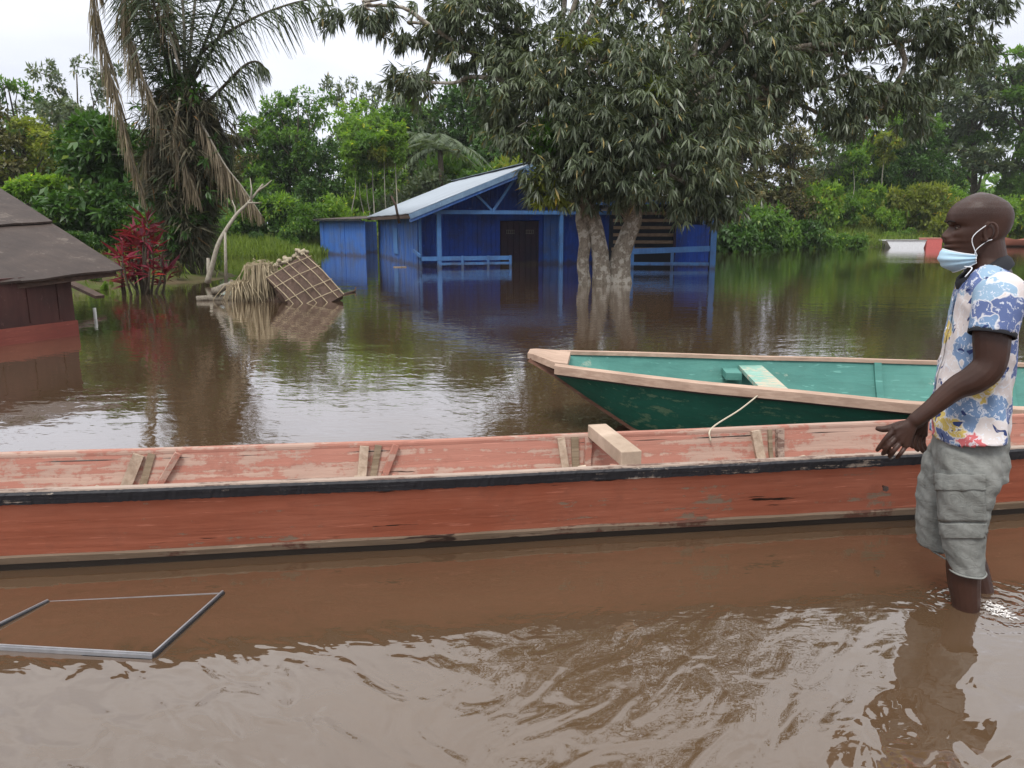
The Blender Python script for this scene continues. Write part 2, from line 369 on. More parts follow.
# ---- the long red boat in the foreground
a0, a1 = gp(0, 497, .35), gp(1024, 451, .35); ang = math.atan2(a1.y - a0.y, a1.x - a0.x)
mid = (a0 + a1) / 2; nv = Vector((-math.sin(ang), math.cos(ang), 0)); HW = .275
cen = mid + nv * HW; cen.z = 0
rb = thing('long_boat', cen, ang, 'long red wooden boat with black rail and faded pink inside, across the foreground', 'boat')
def taper(x): return max(.06, 1 - (abs(x) / 4.6) ** 5.5)
def sheer(x): return .35 + .012 * (abs(x) / 2.2) ** 2 + (.16 * max(0, (abs(x) - 2.6) / 2) ** 2)
ST = list(np.linspace(-4.55, 4.55, 92))
def warp(x): return .004 * math.sin(x * 2.3) + .003 * math.sin(x * 5.1 + 1)
def side(s, pts, stn=ST, yo=0.0):
    """s=-1 near side, +1 far; pts list of (halfwidth, z as share of sheer)"""
    return [[(x, s * (hw * taper(x) + yo) + warp(x), z * sheer(x) / .35) for (hw, z) in pts] for x in stn]
OUT = [(.272, .345), (.244, .25), (.205, .15), (.170, .068), (.158, .03)]
m = MB()
for s in (-1, 1): m.grid(side(s, OUT), flip=(s > 0))
hullo = m.build('hull', M_RED, rb, smooth=True)
m = MB()   # planks of the bottom, painted black for the shadow line along the water
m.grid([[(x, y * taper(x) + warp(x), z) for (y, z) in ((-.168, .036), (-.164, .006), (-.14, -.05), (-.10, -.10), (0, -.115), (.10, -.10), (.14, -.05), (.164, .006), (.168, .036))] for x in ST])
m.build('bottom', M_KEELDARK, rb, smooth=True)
for s in (-1, 1):
    m = MB(); P = [(.163, .028), (.171, .030), (.178, .056), (.170, .064)]
    rr = side(s, P, list(np.linspace(-4.55, 4.55, 400))); rr = [[(p[0], p[1], p[2] + (.006 * noise.noise(Vector((p[0] * 3, j_ * .3, 0))) if j_ > 1 else 0)) for j_, p in enumerate(r_)] for r_ in rr]
    m.grid(rr, flip=(s > 0)); m.build('chine_plank', M_CHINE, rb)
    m = MB(); P = [(.264, .308), (.281, .305), (.292, .345), (.286, .352), (.272, .353)]
    rr = side(s, P, list(np.linspace(-4.55, 4.55, 700))); rr = [[(p[0], p[1] + random.uniform(-.0014, .0014), p[2] + (random.uniform(-.0016, .0016) if j_ in (0, 1, 3) else 0)) for j_, p in enumerate(r_)] for r_ in rr]
    m.grid(rr, flip=(s > 0)); m.build('rubbing_rail', M_BLACK, rb)
    m = MB(); P = [(.279, .352), (.277, .358), (.246, .358), (.243, .350), (.243, .338)]
    m.grid(side(s, P), flip=(s > 0)); m.build('gunwale_cap', M_WHITEWOOD if s < 0 else M_PINK, rb)
m = MB(); IN = [(.246, .345), (.222, .25), (.185, .15), (.15, .06), (.13, .03)]
for s in (-1, 1): m.grid(side(s, IN), flip=(s < 0))
m.grid([[(x, y * taper(x) + warp(x), .032) for y in (-.131, 0, .131)] for x in ST], flip=False)
m.build('inside_lining', M_PINK, rb, smooth=False)
m = MB(); m.tube([(x, .2405 * taper(x) + warp(x), .318 * sheer(x) / .35) for x in ST], [max(.0004, random.uniform(-.002, .0042)) for x in ST], 5); m.build('plank_seam', M_KEELDARK, rb)
for e_ in (-1, 1):   # end posts
    m = MB(); x = e_ * 4.55; m.box((x, warp(x), .25), (.10, .07, .62)); m.build('stem_post', M_GREYWOOD, rb)
def rib(px, w, mat, lean=0.0, zt=.352, th=.022):
    """a frame rib following the inside of both sides and the floor"""
    W = gp(px, 450, .30); l = Matrix.Rotation(-ang, 3, 'Z') @ (W - cen); x = l.x
    m = MB()
    for s in (1, -1):
        P = []
        for (hw, z) in ((.243, .349), (.222, .25), (.185, .15), (.15, .06), (.145, .034)):
            P.append((hw * taper(x), z))
        for (h0, z0), (h1, z1) in zip(P[:-1], P[1:]):
            x0, x1 = x + lean * (z0 - .2), x + lean * (z1 - .2)
            a = (x0, s * (h0 - th / 2) + warp(x), z0); b = (x1, s * (h1 - th / 2) + warp(x), z1)
            m.bar(a, b, w, th, up=(0, s, .4))
    m.bar((x - lean * .17, -.14, .047), (x - lean * .17, .14, .047), w, .026)
    m.build('rib', mat, rb)
for px, w, mt, ln, th in ((143, .045, M_SLATE, .42, .03), (158, .030, M_GREYWOOD, .3, .012), (172, .026, M_PINK, .62, .03), (362, .040, M_SLATE, .12, .03), (373, .030, M_GREYWOOD, .2, .012), (383, .026, M_PINK, .42, .028),
                    (566, .035, M_SLATE, -.12, .03), (577, .035, M_GREYWOOD, 0, .012), (588, .030, M_PINK, .1, .03), (776, .045, M_SLATE, -.16, .03), (788, .020, M_GREYWOOD, 0, .012), (797, .035, M_WHITEWOOD, .05, .028)):
    rib(px, w, mt, ln, th=th)
# bolt sticking out of the side beside the man's shorts
m = MB(); b = gp(909, 498, .21); l = Matrix.Rotation(-ang, 3, 'Z') @ (b - cen)
m.tube([(l.x, -.235, .20), (l.x - .01, -.27, .20)], .006, 8); m.tube([(l.x - .008, -.262, .20), (l.x - .0085, -.268, .20)], .014, 6); m.build('bolt', plain('rusty_bolt_metal', (.12, .09, .08), .5, .7), rb)
# ---- loose block of timber across the red boat
A, B = gp(597, 424, .415), gp(630, 450, .415); d = (B - A).normalized(); zz = Vector((0, 0, 1)); sd = d.cross(zz)
tk = .062; A2 = A - d * .0; Bc = B + d * .02
m = MB(); m.bar(A2 - zz * tk / 2, Bc - zz * tk / 2, .092, tk)
M_TIMBER = wood('sawn_timber', (.50, .38, .28), (.66, .53, .41), grain=(26, 26, 2.5), bump=.3)
pk = m.build('timber_block', wood('sawn_timber_block', (.36, .27, .20), (.54, .42, .33), grain=(9, 9, 9)), bevel=.004)
tag(pk, 'pale sawn block of timber lying loose across the rails of the red boat', 'timber block')
# ---- green boat behind
bow = gp(560, 352, .47); near = gp(930, 405, .36); farp = gp(930, 362, .36)
mid2 = (near + farp) / 2; bow_c = (gp(556, 366, .46) + gp(564, 351, .46)) / 2; ax = mid2 - bow_c; ax.z = 0; ang2 = math.atan2(ax.y, ax.x)
g0 = Vector((bow_c.x, bow_c.y, 0)); D2 = ax.length; hwm = (farp - near).length / 2 * .985; hw0 = (gp(564, 351, .46) - gp(556, 366, .46)).length / 2
gb = thing('wooden_boat', g0, ang2, 'dark green wooden boat with teal inside and bare wood rails, behind the red boat', 'boat')
XS = [-.02, .2, .5, .9, 1.4, 2.0, 2.6, 3.2, 3.8, 4.3, 4.8, 5.1]
HWs = [hw0, .37, .46, .55, .625, hwm - .01, hwm + .01, hwm, .62, .54, .42, .32]
SHs = [.462, .45, .435, .415, .395, .372, .36, .36, .37, .39, .42, .44]
KZ = [.37, .225, .04, -.10, -.14, -.15, -.15, -.15, -.13, -.08, .02, .10]
S2 = list(np.linspace(-.02, 5.1, 70))
g_hw = lambda x: interp(x, XS, HWs); g_sh = lambda x: interp(x, XS, SHs); g_kz = lambda x: interp(x, XS, KZ)
def gsec(x, off=0.0, top=0.0):
    h, zt, kz = g_hw(x) + off, g_sh(x) + top, g_kz(x); out = []
    for tt in np.linspace(0, 1, 9):
        z = zt + (kz - zt) * tt; y = h * (1 - .42 * tt ** 1.25) if tt < .99 else h * .56
        out.append((y, z))
    return out
m = MB()
for s in (-1, 1): m.grid([[(x, s * y, z) for y, z in gsec(x)] for x in S2], flip=(s > 0))
m.grid([[(x, yy * gsec(x)[-1][0], g_kz(x)) for yy in (-1, 0, 1)] for x in S2], flip=True)
x = S2[-1]; P = gsec(x); m.add([(x, -y, z) for y, z in P] + [(x, y, z) for y, z in P[::-1]], [tuple(range(18))])
x = S2[0]; P = gsec(x); m.add([(x, -y, z) for y, z in P] + [(x, y, z) for y, z in P[::-1]], [tuple(reversed(range(18)))])
m.build('hull', M_DKGREEN, gb, smooth=True)
m = MB()
for s in (-1, 1): m.grid([[(x, s * y, z) for y, z in gsec(x, -.03, -.005)[:8]] for x in S2], flip=(s < 0))
m.grid([[(x, yy * (gsec(x, -.03)[7][0] - .0), gsec(x, -.03, -.005)[7][1]) for yy in (-1, 0, 1)] for x in S2])
m.build('inside_lining', M_TEAL, gb, smooth=True)
for s in (-1, 1):
    m = MB(); rows = []
    for x in S2:
        h, zt = g_hw(x), g_sh(x); rows.append([(x, s * (h + .002), zt - .052), (x, s * (h + .022), zt - .051), (x, s * (h + .024), zt + .002), (x, s * (h - .05), zt + .006), (x, s * (h - .05), zt - .02)])
    m.grid(rows, flip=(s > 0)); m.build('gunwale', M_RAWWOOD, gb)
    m = MB(); rows = [[(x, s * (g_hw(x) + .001), g_sh(x) - .064), (x, s * (g_hw(x) + .010), g_sh(x) - .063), (x, s * (g_hw(x) + .010), g_sh(x) - .0525), (x, s * (g_hw(x) + .002), g_sh(x) - .0525)] for x in S2]
    m.grid(rows, flip=(s > 0)); m.build('black_line', M_KEELDARK, gb)  # thin black line just below the gunwale
# stem: brown curved edge and the blunt prow block
m = MB(); sp_ = [Vector(q) for q in ((-.20, 0, .458), (-.11, 0, .415))] + [Vector((x, 0, g_kz(x))) for x in np.linspace(-.02, .9, 24)]
for sgn in (-1, 1):
    rows = []
    for p in sp_:
        wd = interp(p.x, [-.19, -.02], [.10, hw0 * .56]) if p.x < -.02 else gsec(p.x)[-1][0]
        rows.append([(p.x + .012, sgn * (wd + .008), p.z + .024), (p.x - .012, sgn * (wd + .012), p.z - .006), (p.x, sgn * wd * .5, p.z - .016), (p.x, 0, p.z - .018)])
    m.grid(rows, flip=(sgn > 0))
m.build('stem', M_STEM, gb)
m = MB()
tip = [(-.215, .09), (-.17, .125), (-.03, hw0 - .06), (.06, hw0 * .80)]
tz = [(.505, .47), (.503, .462), (.476, .43), (.466, .425)]
top = [(x, y, z0) for (x, y), (z0, z1) in zip(tip, tz)]; bot = [(x, y, z1) for (x, y), (z0, z1) in zip(tip, tz)]
topn = [(x, -y, z) for x, y, z in top]; botn = [(x, -y, z) for x, y, z in bot]
m.grid([top, topn], flip=False); m.grid([bot, botn], flip=True); m.grid([top, bot], flip=True); m.grid([topn, botn])
m.add([top[0], topn[0], botn[0], bot[0]], [(0, 1, 2, 3)]); m.add([top[-1], topn[-1], botn[-1], bot[-1]], [(3, 2, 1, 0)])
m.build('prow_block', M_RAWWOOD, gb, bevel=.006)
def glocal(px, py, z): v = gp(px, py, z) - g0; return Matrix.Rotation(-ang2, 3, 'Z') @ v
# thwart (seat) and ribs
tx = glocal(752, 375, .30).x
m = MB(); hh = g_hw(tx) - .05
m.box((tx + .02, .02, g_sh(tx) - .075), (.17, 2 * hh, .028)); 
m.build('thwart', worn_paint('worn_seat_paint', (.22, .42, .35), (.28, .45, .38), (.50, .44, .34), wear=.5, grain=(4, 20, 20)), gb)
m = MB(); m.box((tx - .135, hh - .14, g_sh(tx) - .10), (.11, .22, .05)); m.build('seat_support', M_TEAL, gb)
for px in (888, 1016):
    x = glocal(px, 375, .3).x; m = MB()
    for s in (-1, 1):
        P = gsec(x, -.045, -.02)[:8]
        for a, b in zip(P[:-1], P[1:]): m.bar((x, s * a[0], a[1]), (x, s * b[0], b[1]), .05, .032, up=(0, s, .3))
    a = gsec(x, -.045, -.02)[7]; m.bar((x, -a[0], a[1] + .01), (x, a[0], a[1] + .01), .05, .03)
    m.build('rib', M_TEAL, gb)
# mooring rope from the seat over the rail
m = MB(); A = at(764, 390, gp(764, 390, .37).y); B = gp(712, 428, .36); Mi = (A + B) / 2 - Vector((0, 0, .012)); T0 = A + Vector((.06, .28, -.05))
m.tube(smooth_path([T0, A + Vector((.01, .04, .008)), A, Mi, B, B + Vector((-.02, -.06, -.05))], 6), .0045, 6)
tag(m.build('mooring_rope', plain('pale_rope', (.50, .44, .34), .9, sc=90), smooth=True), 'thin pale rope from the seat of the green boat to the red boat', 'rope')
# ---- metal frame floating in the foreground water
c0, c1, c2, c3 = gp(153, 656, .006), gp(223, 593, .001), gp(48, 601, .001), gp(-40, 645, .006)
fr = thing('metal_frame', (c0.x, c0.y, 0), 0, 'thin rectangular grey metal frame lying half sunk in the foreground water', 'frame')
M_ALU = plain('weathered_aluminium', (.34, .34, .36), .42, .55, .35, 20, .25); M_ALUD = plain('dark_frame_metal', (.06, .06, .065), .5, .5)  # darker metal on three bars and on the underside of every bar
off = Vector((c0.x, c0.y, 0))
def fbar(a, b, nm='frame_bar', top=0):
    m = MB(); a, b = a - off, b - off; m.bar(a, b, .015, .012, mi=top); m.bar(a + Vector((0, 0, .0085)), b + Vector((0, 0, .0085)), .006, .005, mi=0)
    m.bar(a - Vector((0, 0, .010)), b - Vector((0, 0, .010)), .024, .008, mi=1); return m.build(nm, [M_ALU, M_ALUD], fr)
fbar(c0, c3); fbar(c0, c1, top=1); 
fbar(c2 - Vector((0, 0, .004)), c3, top=1); 
fbar(c1 - Vector((0, 0, .010)), c2 - Vector((0, 0, .012)), top=1)
# ---- far white barge and red tank at the opposite bank
def far_boat():
    Y = 46.5
    a, b = at(888, 245.5, Y), at(925, 245.5, Y); L = b.x - a.x
    o = thing('moored_punt', (a.x, Y, 0), 0, 'small flat white punt by the far bank, left of the red box', 'boat')
    m = MB(); zs = .42
    P = [[(0, 0), (L, 0)]]
    m.add([(-.1, 0, zs), (L + .05, 0, zs), (L - .1, 0, -.1), (.25, 0, -.1), (-.1, 1.1, zs), (L + .05, 1.1, zs), (L - .1, 1.1, -.1), (.25, 1.1, -.1)],
          [(0, 3, 2, 1), (4, 5, 6, 7), (0, 4, 7, 3), (1, 2, 6, 5), (3, 7, 6, 2), (0, 1, 5, 4)])
    m.build('hull', plain('white_hull_paint', (.72, .74, .78), .5), o)
    m = MB()
    for y in (0.0, 1.1): m.bar((-.12, y, zs + .03), (L + .07, y, zs + .03), .08, .06)
    m.build('gunwale', plain('grey_rail_wood', (.30, .31, .30), .8), o)
    m = MB(); m.bar((L * .4, .05, zs + .03), (L * .4, 1.05, zs + .03), .2, .04); m.build('thwart', M_GREYWOOD, o)
    a, b = at(926.5, 245, Y), at(943, 245, Y)
    o = thing('red_container', ((a.x + b.x) / 2, Y + .5, 0), R(4), 'pinkish red box in the water by the far bank, behind the man\'s face', 'box')
    W = b.x - a.x; m = MB(); m.box((0, 0, .22), (W, .8, .64)); m.build('body', plain('faded_red_paint', (.55, .13, .12), .6), o, bevel=.04)
    m = MB(); m.box((0, 0, .56), (W + .05, .85, .045)); m.build('lid', plain('pale_red_lid', (.52, .24, .18), .6), o, bevel=.01)
    a, b = at(1002, 240, 49), at(1034, 240, 49)
    o = thing('beached_canoe', (a.x, 49, .05), R(3), 'low brownish red canoe against the far bank, behind the man\'s neck', 'boat')
    L = b.x - a.x; m = MB(); rows = []
    for tt in np.linspace(0, 1, 15):
        hw = .42 * math.sin(math.pi * min(.97, max(.03, tt))) ** .5; zt = .38 + .18 * (2 * tt - 1) ** 2
        rows.append([(tt * L, -hw, zt), (tt * L, -hw * .7, .1), (tt * L, 0, -.05), (tt * L, hw * .7, .1), (tt * L, hw, zt)])
    m.grid(rows); m.build('hull', plain('brown_red_hull', (.34, .13, .09), .7), o, smooth=True)
far_boat()
# ============================================================ blue house
def painted_boards(name, c, c2, grime=(.05, .06, .10)):
    k = NT(name); v = k.mapping((14, 14, 1.1)); g = k.noise(v, 1.0, 5, .6); b = k.noise(k.mapping(), 1.4, 5, .6)
    col = k.mix(k.ramp(g, [(.3, 0), (.7, 1)]), c, c2); col = k.mix(k.ramp(b, [(.44, 0), (.66, .6)]), col, grime)
    pz = k.n('ShaderNodeSeparateXYZ'); k.l(k.tc.outputs['Object'], pz.inputs[0]); mud = k.math('SUBTRACT', .34, k.math('ADD', pz.outputs[2], k.math('MULTIPLY', k.noise(k.mapping((3, 3, 1)), 1.5, 4), .35)))
    col = k.mix(k.ramp(mud, [(0, 0), (.12, .65)]), col, (.085, .065, .05))
    chip = k.noise(k.mapping((9, 9, 3)), 2.2, 6, .75); col = k.mix(k.ramp(chip, [(.62, 0), (.66, .6)]), col, tuple(min(1, x * 1.6 + .04) for x in c2))
    return k.set(col, .55, k.bump(g, .25, .01), .3)
M_BLUE = painted_boards('royal_blue_boards', (.018, .075, .44), (.030, .105, .54))
M_BLUE_L = painted_boards('light_blue_trim', (.07, .20, .50), (.10, .26, .58), (.08, .14, .3))
M_BLUE_S = painted_boards('blue_side_boards', (.030, .12, .45), (.075, .19, .54), (.10, .13, .2))
M_BROWNDOOR = painted_boards('brown_door_boards', (.030, .016, .035), (.050, .026, .045), (.015, .02, .05))
M_ZINC = plain('galvanised_roof', (.36, .41, .47), .38, .35, .2, 1.2, .1)
M_RUST = wood('rusty_dark_edge', (.05, .035, .03), (.14, .09, .07))
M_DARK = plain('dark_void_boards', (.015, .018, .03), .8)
ha = R(17); F0 = at(419, 212, 24.5); hx, hy = F0.x, F0.y
house = thing('blue_house', (hx, hy, 0), ha, 'flooded blue wooden house with whitish metal gable roof and open porch, behind the mango trunk', 'house')
W_, EZ, RZ, DP = 7.25, 1.74, 3.18, 10.6     # width, eave, ridge, depth
PD = 1.5                                     # porch depth
def boards(m, a, b, z0, z1, n=None, bw=.16, th=.03, jit=.006, top=None, up=None):
    """vertical boards between plan points a and b"""
    a, b = Vector((*a, 0)), Vector((*b, 0)); L = (b - a).length; n = n or max(1, round(L / bw)); d = (b - a) / n; nn = Vector((-d.y, d.x, 0)).normalized()
    an = math.atan2(d.y, d.x)
    for i in range(n):
        c = a + d * (i + .5) + nn * random.uniform(-jit, jit); zt = z1 if top is None else top((i + .5) / n)
        m.box((c.x, c.y, (z0 + zt) / 2), (d.length * .965, th, zt - z0), an)
gable = lambda u: EZ + (RZ - EZ) * (1 - abs(u * 2 - 1)) - .06
m = MB(); boards(m, (.15, PD), (3.05, PD), -.5, 2, top=lambda u: gable((.15 + u * 2.9) / W_)); boards(m, (4.45, PD), (W_ - .15, PD), -.5, 2, top=lambda u: gable((4.45 + u * (W_ - 4.6)) / W_))
boards(m, (3.05, PD), (4.45, PD), 1.5, 2, top=lambda u: gable((3.05 + u * 1.4) / W_))
m.build('front_wall', M_BLUE, house)
m = MB(); boards(m, (.1, DP), (.1, .9), -.5, EZ - .03, bw=.2, jit=.012); m.build('side_wall', M_BLUE_S, house)
m = MB(); boards(m, (W_ - .1, .1 + PD), (W_ - .1, DP), -.5, EZ - .03, bw=.2); m.build('side_wall', M_BLUE, house)
m = MB(); boards(m, (.1, DP), (W_ - .1, DP), -.5, 2, top=gable); m.build('back_wall', M_BLUE, house)
m = MB(); m.box((3.40, PD - .02, .5), (.68, .04, 1.95)); m.box((4.10, PD - .02, .5), (.68, .04, 1.95))
for i in range(7): m.box((3.12 + i * .21, PD - .05, .5), (.03, .03, 1.9))
dr = m.build('double_door', M_BROWNDOOR, house)
for xx in (3.40, 4.10):
    m = MB(); m.box((xx, PD - .075, 1.17), (.30, .02, .012)); m.box((xx, PD - .075, 1.05), (.30, .02, .012))
    for q in range(5): m.box((xx - .13 + q * .065, PD - .076, 1.11), (.012, .018, .13))
    m.build('door_grille', plain('pale_grille_paint', (.25, .24, .22), .6), dr)
m = MB(); m.box((.95, PD - .03, 1.0), (.5, .03, .5)); m.build('shutter', M_BLUE, house)
m = MB(); boards(m, (4.6, PD - .08), (5.35, PD - .08), -.5, 1.72, bw=.26); m.build('wall_panel', M_BLUE_S, house)
# light board hung on the side wall
m = MB(); m.box((.06, 5.4, .75), (.03, .95, .95)); m.build('side_door', M_BLUE_L, house)
# frame of the porch: posts, beam, rafters, braces
def hbar(nm, a, b, w=.1, h=.1, mat=M_BLUE_L):
    m = MB(); m.bar(a, b, w, h); return m.build(nm, mat, house)
hbar('porch_post', (.62, .02, -.5), (.62, .02, EZ - .02), .13, .13)
hbar('porch_post', (.10, .45, -.5), (.10, .45, EZ - .05), .08, .08)
hbar('porch_post', (W_ - .3, .02, -.5), (W_ - .3, .02, EZ - .02), .13, .13)
hbar('porch_post', (W_ / 2 + 1.1, .02, -.5), (W_ / 2 + 1.1, .02, EZ - .02), .11, .11)
hbar('tie_beam', (0, 0, EZ), (W_, 0, EZ), .10, .12)
ph = W_ / 2; xr = lambda x: EZ + (RZ - EZ) * (1 - abs(x - ph) / ph)
hbar('brace', (2.35, 0, EZ + .06), (1.75, 0, xr(1.75) - .05), .06, .07)
hbar('brace', (2.40, 0, EZ + .06), (3.25, 0, xr(3.25) - .05), .07, .08)
hbar('brace', (4.9, 0, EZ + .06), (4.0, 0, xr(4.0) - .05), .07, .08)
hbar('brace', (4.95, 0, EZ + .06), (5.5, 0, xr(5.5) - .05), .06, .07)
# low porch railing just above the water
hbar('railing_board', (.05, -.03, .30), (3.0, -.03, .30), .04, .13)
hbar('railing_board', (.62, -.03, .13), (3.0, -.03, .13), .04, .08)
hbar('railing_board', (.02, .05, .38), (-.02, 1.1, .52), .04, .10)
for x in (1.35, 2.2, 2.95): hbar('railing_post', (x, -.06, -.45), (x, -.06, .38), .07, .07)
# roof: two corrugated slopes
def corrugated(nm, P0, P1, P2, P3, waves, amp, mat, par, th=.0):
    """P0-P1 eave, P3-P2 ridge; ribs run eave to ridge"""
    P0, P1, P2, P3 = map(Vector, (P0, P1, P2, P3)); n = (P1 - P0).cross(P3 - P0).normalized(); n = n if n.z > 0 else -n
    m = MB(); rows = []; nc = waves * 4
    for j in range(nc + 1):
        u = j / nc; o = n * (amp * math.sin(2 * math.pi * j / 4))
        rows.append([P0.lerp(P1, u).lerp(P3.lerp(P2, u), v) + o + n * (.006 * math.sin(u * 31 + v * 7)) for v in (0, .25, .5, .75, 1)])
    m.grid(rows); ob = m.build(nm, mat, par, smooth=True)
    md = ob.modifiers.new('thick', 'SOLIDIFY'); md.thickness = .012; return ob
sl = (RZ - EZ) / ph; ov = .35
eL = lambda y: (-ov, y, EZ - ov * sl + .09); rd = lambda y: (ph, y, RZ + .09); eR = lambda y: (W_ + ov, y, EZ - ov * sl + .09)
rf = corrugated('roof_slope', eL(-.30), eL(DP + .4), rd(DP + .4), rd(-.30), 60, .016, M_ZINC, house)
rf2 = corrugated('roof_slope', eR(-.30), eR(DP + .4), rd(DP + .4), rd(-.30), 60, .016, M_ZINC, house)
m = MB(); m.bar((ph, -.32, RZ + .125), (ph, DP + .42, RZ + .125), .28, .02); m.build('ridge_cap', M_ZINC, house)
for s, e_ in ((0, eL), (1, eR)):
    a, b = Vector(e_(-.31)), Vector(rd(-.31)); dn = Vector((0, 0, -.10))
    m = MB(); m.bar(a + dn, b + dn, .035, .15, up=(0, 0, 1)); m.build('barge_board', painted_boards('pale_blue_barge_%d' % s, (.20, .32, .5), (.26, .40, .58), (.1, .18, .34)), house)
    m = MB(); m.bar(a + dn * 2.3 + Vector((0, .02, 0)), b + dn * 2.3 + Vector((0, .02, 0)), .03, .09); m.build('barge_board', M_BLUE_S, house)
m = MB(); m.bar((-ov + .04, -.25, EZ - ov * sl + .0), (-ov + .04, DP + .35, EZ - ov * sl + .0), .04, .12); m.build('eave_board', M_RUST, house)
for y in np.linspace(.2, DP, 12): m = MB(); m.bar((-ov + .06, y, EZ - ov * sl - .0), (.25, y, EZ + .06), .05, .07); m.build('rafter', M_RUST, house)
# pole leaning on the eave
a = at(399, 214, 25.3); b = at(391, 196, 25.3); m = MB(); m.tube([a + Vector((0, 0, -.3)), (a + b) / 2 + Vector((.02, 0, 0)), b], [.045, .04, .03], 7)
tag(m.build('leaning_stick', M_RUST, smooth=True), 'short dark stick leaning on the edge of the house roof', 'stick')
# ---- low blue shed behind, on the left
A, B = at(366, 255, 33.6), at(321, 250, 37.2); sa = math.atan2(B.y - A.y, B.x - A.x); L = math.hypot(B.x - A.x, B.y - A.y)
shed = thing('blue_shed', (A.x, A.y, 0), sa, 'low blue lean-to shed with a dark flat roof, left of the blue house', 'shed')
m = MB(); boards(m, (.0, 0), (L, 0), -.5, 1.52, bw=.22, jit=.02); m.build('front_wall', M_BLUE_S, shed)
m = MB(); boards(m, (L, 0), (L, -3.0), -.5, 1.5, bw=.22); m.build('side_wall', M_BLUE_S, shed)
corrugated('roof', (-.1, .25, 1.60), (L + .25, .25, 1.60), (L + .25, -3.1, 1.8), (-.1, -3.1, 1.8), 24, .014, plain('rusted_dark_sheet', (.07, .055, .05), .7), shed)
m = MB(); m.bar((-.1, .22, 1.54), (L + .22, .22, 1.54), .05, .06); m.build('eave_board', M_DARK, shed)
# ---- porch wing on the right of the mango trunk
P0 = at(632, 268, 24.7); P1 = at(712, 268, 24.4)
wg = thing('blue_porch', (P0.x, P0.y, 0), math.atan2(P1.y - P0.y, P1.x - P0.x), 'open blue porch with a railing and stacked planks, right of the mango trunk', 'porch')
WL = (P1 - P0).length
def wbar(nm, a, b, w=.1, h=.1, mat=M_BLUE_L): m = MB(); m.bar(a, b, w, h); return m.build(nm, mat, wg)
wbar('corner_post', (WL, 0, -.5), (WL, 0, 2.12), .17, .17)
wbar('post', (0, .02, -.5), (0, .02, 1.0), .10, .10); wbar('post', (WL * .50, .02, -.5), (WL * .50, .02, .62), .09, .09)
wbar('railing_board', (-.05, -.03, .52), (WL - .09, -.03, .62), .05, .17); wbar('railing_board', (-.05, -.03, .14), (WL - .09, -.03, .14), .05, .10)
wbar('railing_board', (-.02, .05, .52), (-.02, 1.6, .52), .05, .12)
wbar('tie_beam', (-1.2, .0, 2.02), (WL + .15, 0, 2.06), .10, .12)
wbar('post', (WL, 2.6, -.5), (WL, 2.6, 2.2), .1, .1)
m = MB()
for i in range(6): m.box((.35 + random.uniform(-.05, .05), 1.5, .55 + i * .235), (2.0, .05, .10))
m.build('plank_stack', wood('bare_planks', (.17, .11, .07), (.36, .26, .18), grain=(4, 30, 30)), wg)
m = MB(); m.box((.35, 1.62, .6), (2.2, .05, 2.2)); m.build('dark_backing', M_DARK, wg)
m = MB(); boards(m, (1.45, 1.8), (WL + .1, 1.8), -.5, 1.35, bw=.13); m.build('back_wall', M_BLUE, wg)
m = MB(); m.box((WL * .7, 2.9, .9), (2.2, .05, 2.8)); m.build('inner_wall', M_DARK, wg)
m = MB(); m.box((1.42, 1.45, 1.1), (.08, .08, 1.5)); m.box((1.42, 1.40, 1.25), (.075, .02, .18)); m.build('inner_post', M_BROWNDOOR, wg)
corrugated('roof', (-1.2, -.35, 2.24), (WL + .65, -.35, 2.16), (WL + .65, 3.2, 2.34), (-1.2, 3.2, 2.46), 30, .014, plain('dull_grey_roof', (.26, .28, .31), .5, .3, .3, 2), wg)
wbar('eave_board', (-1.2, -.28, 2.22), (WL + .7, -.28, 2.13), .04, .09, M_RUST)
# ============================================================ dark hut at the left edge
A, B = gp(75, 335, 0), gp(-5, 346.5, 0); d = (B - A).normalized(); sa = math.atan2(d.y, d.x)
hut = thing('dark_hut', (A.x, A.y, 0), sa, 'low dark hut with an overlapping sheet roof, cut by the left edge', 'hut')
def hl(p): v = Vector(p) - Vector((A.x, A.y, 0)); return Matrix.Rotation(-sa, 3, 'Z') @ v
zt = at(72, 279, A.y + .02).z
M_MAROON = painted_boards('dark_maroon_boards', (.055, .020, .018), (.085, .036, .030), (.02, .014, .014))
M_REDBAND = worn_paint('faded_red_plinth', (.22, .058, .045), (.26, .075, .055), (.14, .09, .07), wear=.62)
zb = at(74, 320, A.y).z
HL = 6.0
m = MB(); m.box((HL / 2, 0, (zb + zt) / 2 + .03), (HL, .07, zt - zb + .06)); 
for i in range(16): m.box((.2 + i * .38, .04, (zb + zt) / 2 + .03), (.012, .016, zt - zb))
m.build('front_wall', M_MAROON, hut)
m = MB(); m.box((HL / 2, 0.012, (zb - .5) / 2), (HL + .02, .11, zb + .5)); m.build('plinth', M_REDBAND, hut)
m = MB(); m.box((.03, -2.0, (zb + zt) / 2 + .03), (.07, 4.0, zt - zb + .06)); m.build('side_wall', M_MAROON, hut)
m = MB(); m.box((.02, -2.0, (zb - .5) / 2), (.11, 4.02, zb + .5)); m.build('plinth', M_REDBAND, hut)
M_SHEET = worn_paint('tarred_roof_sheet', (.040, .027, .023), (.066, .046, .038), (.10, .078, .065), wear=.56, grain=(18, 3, 3), rough=.65, streak=.3)
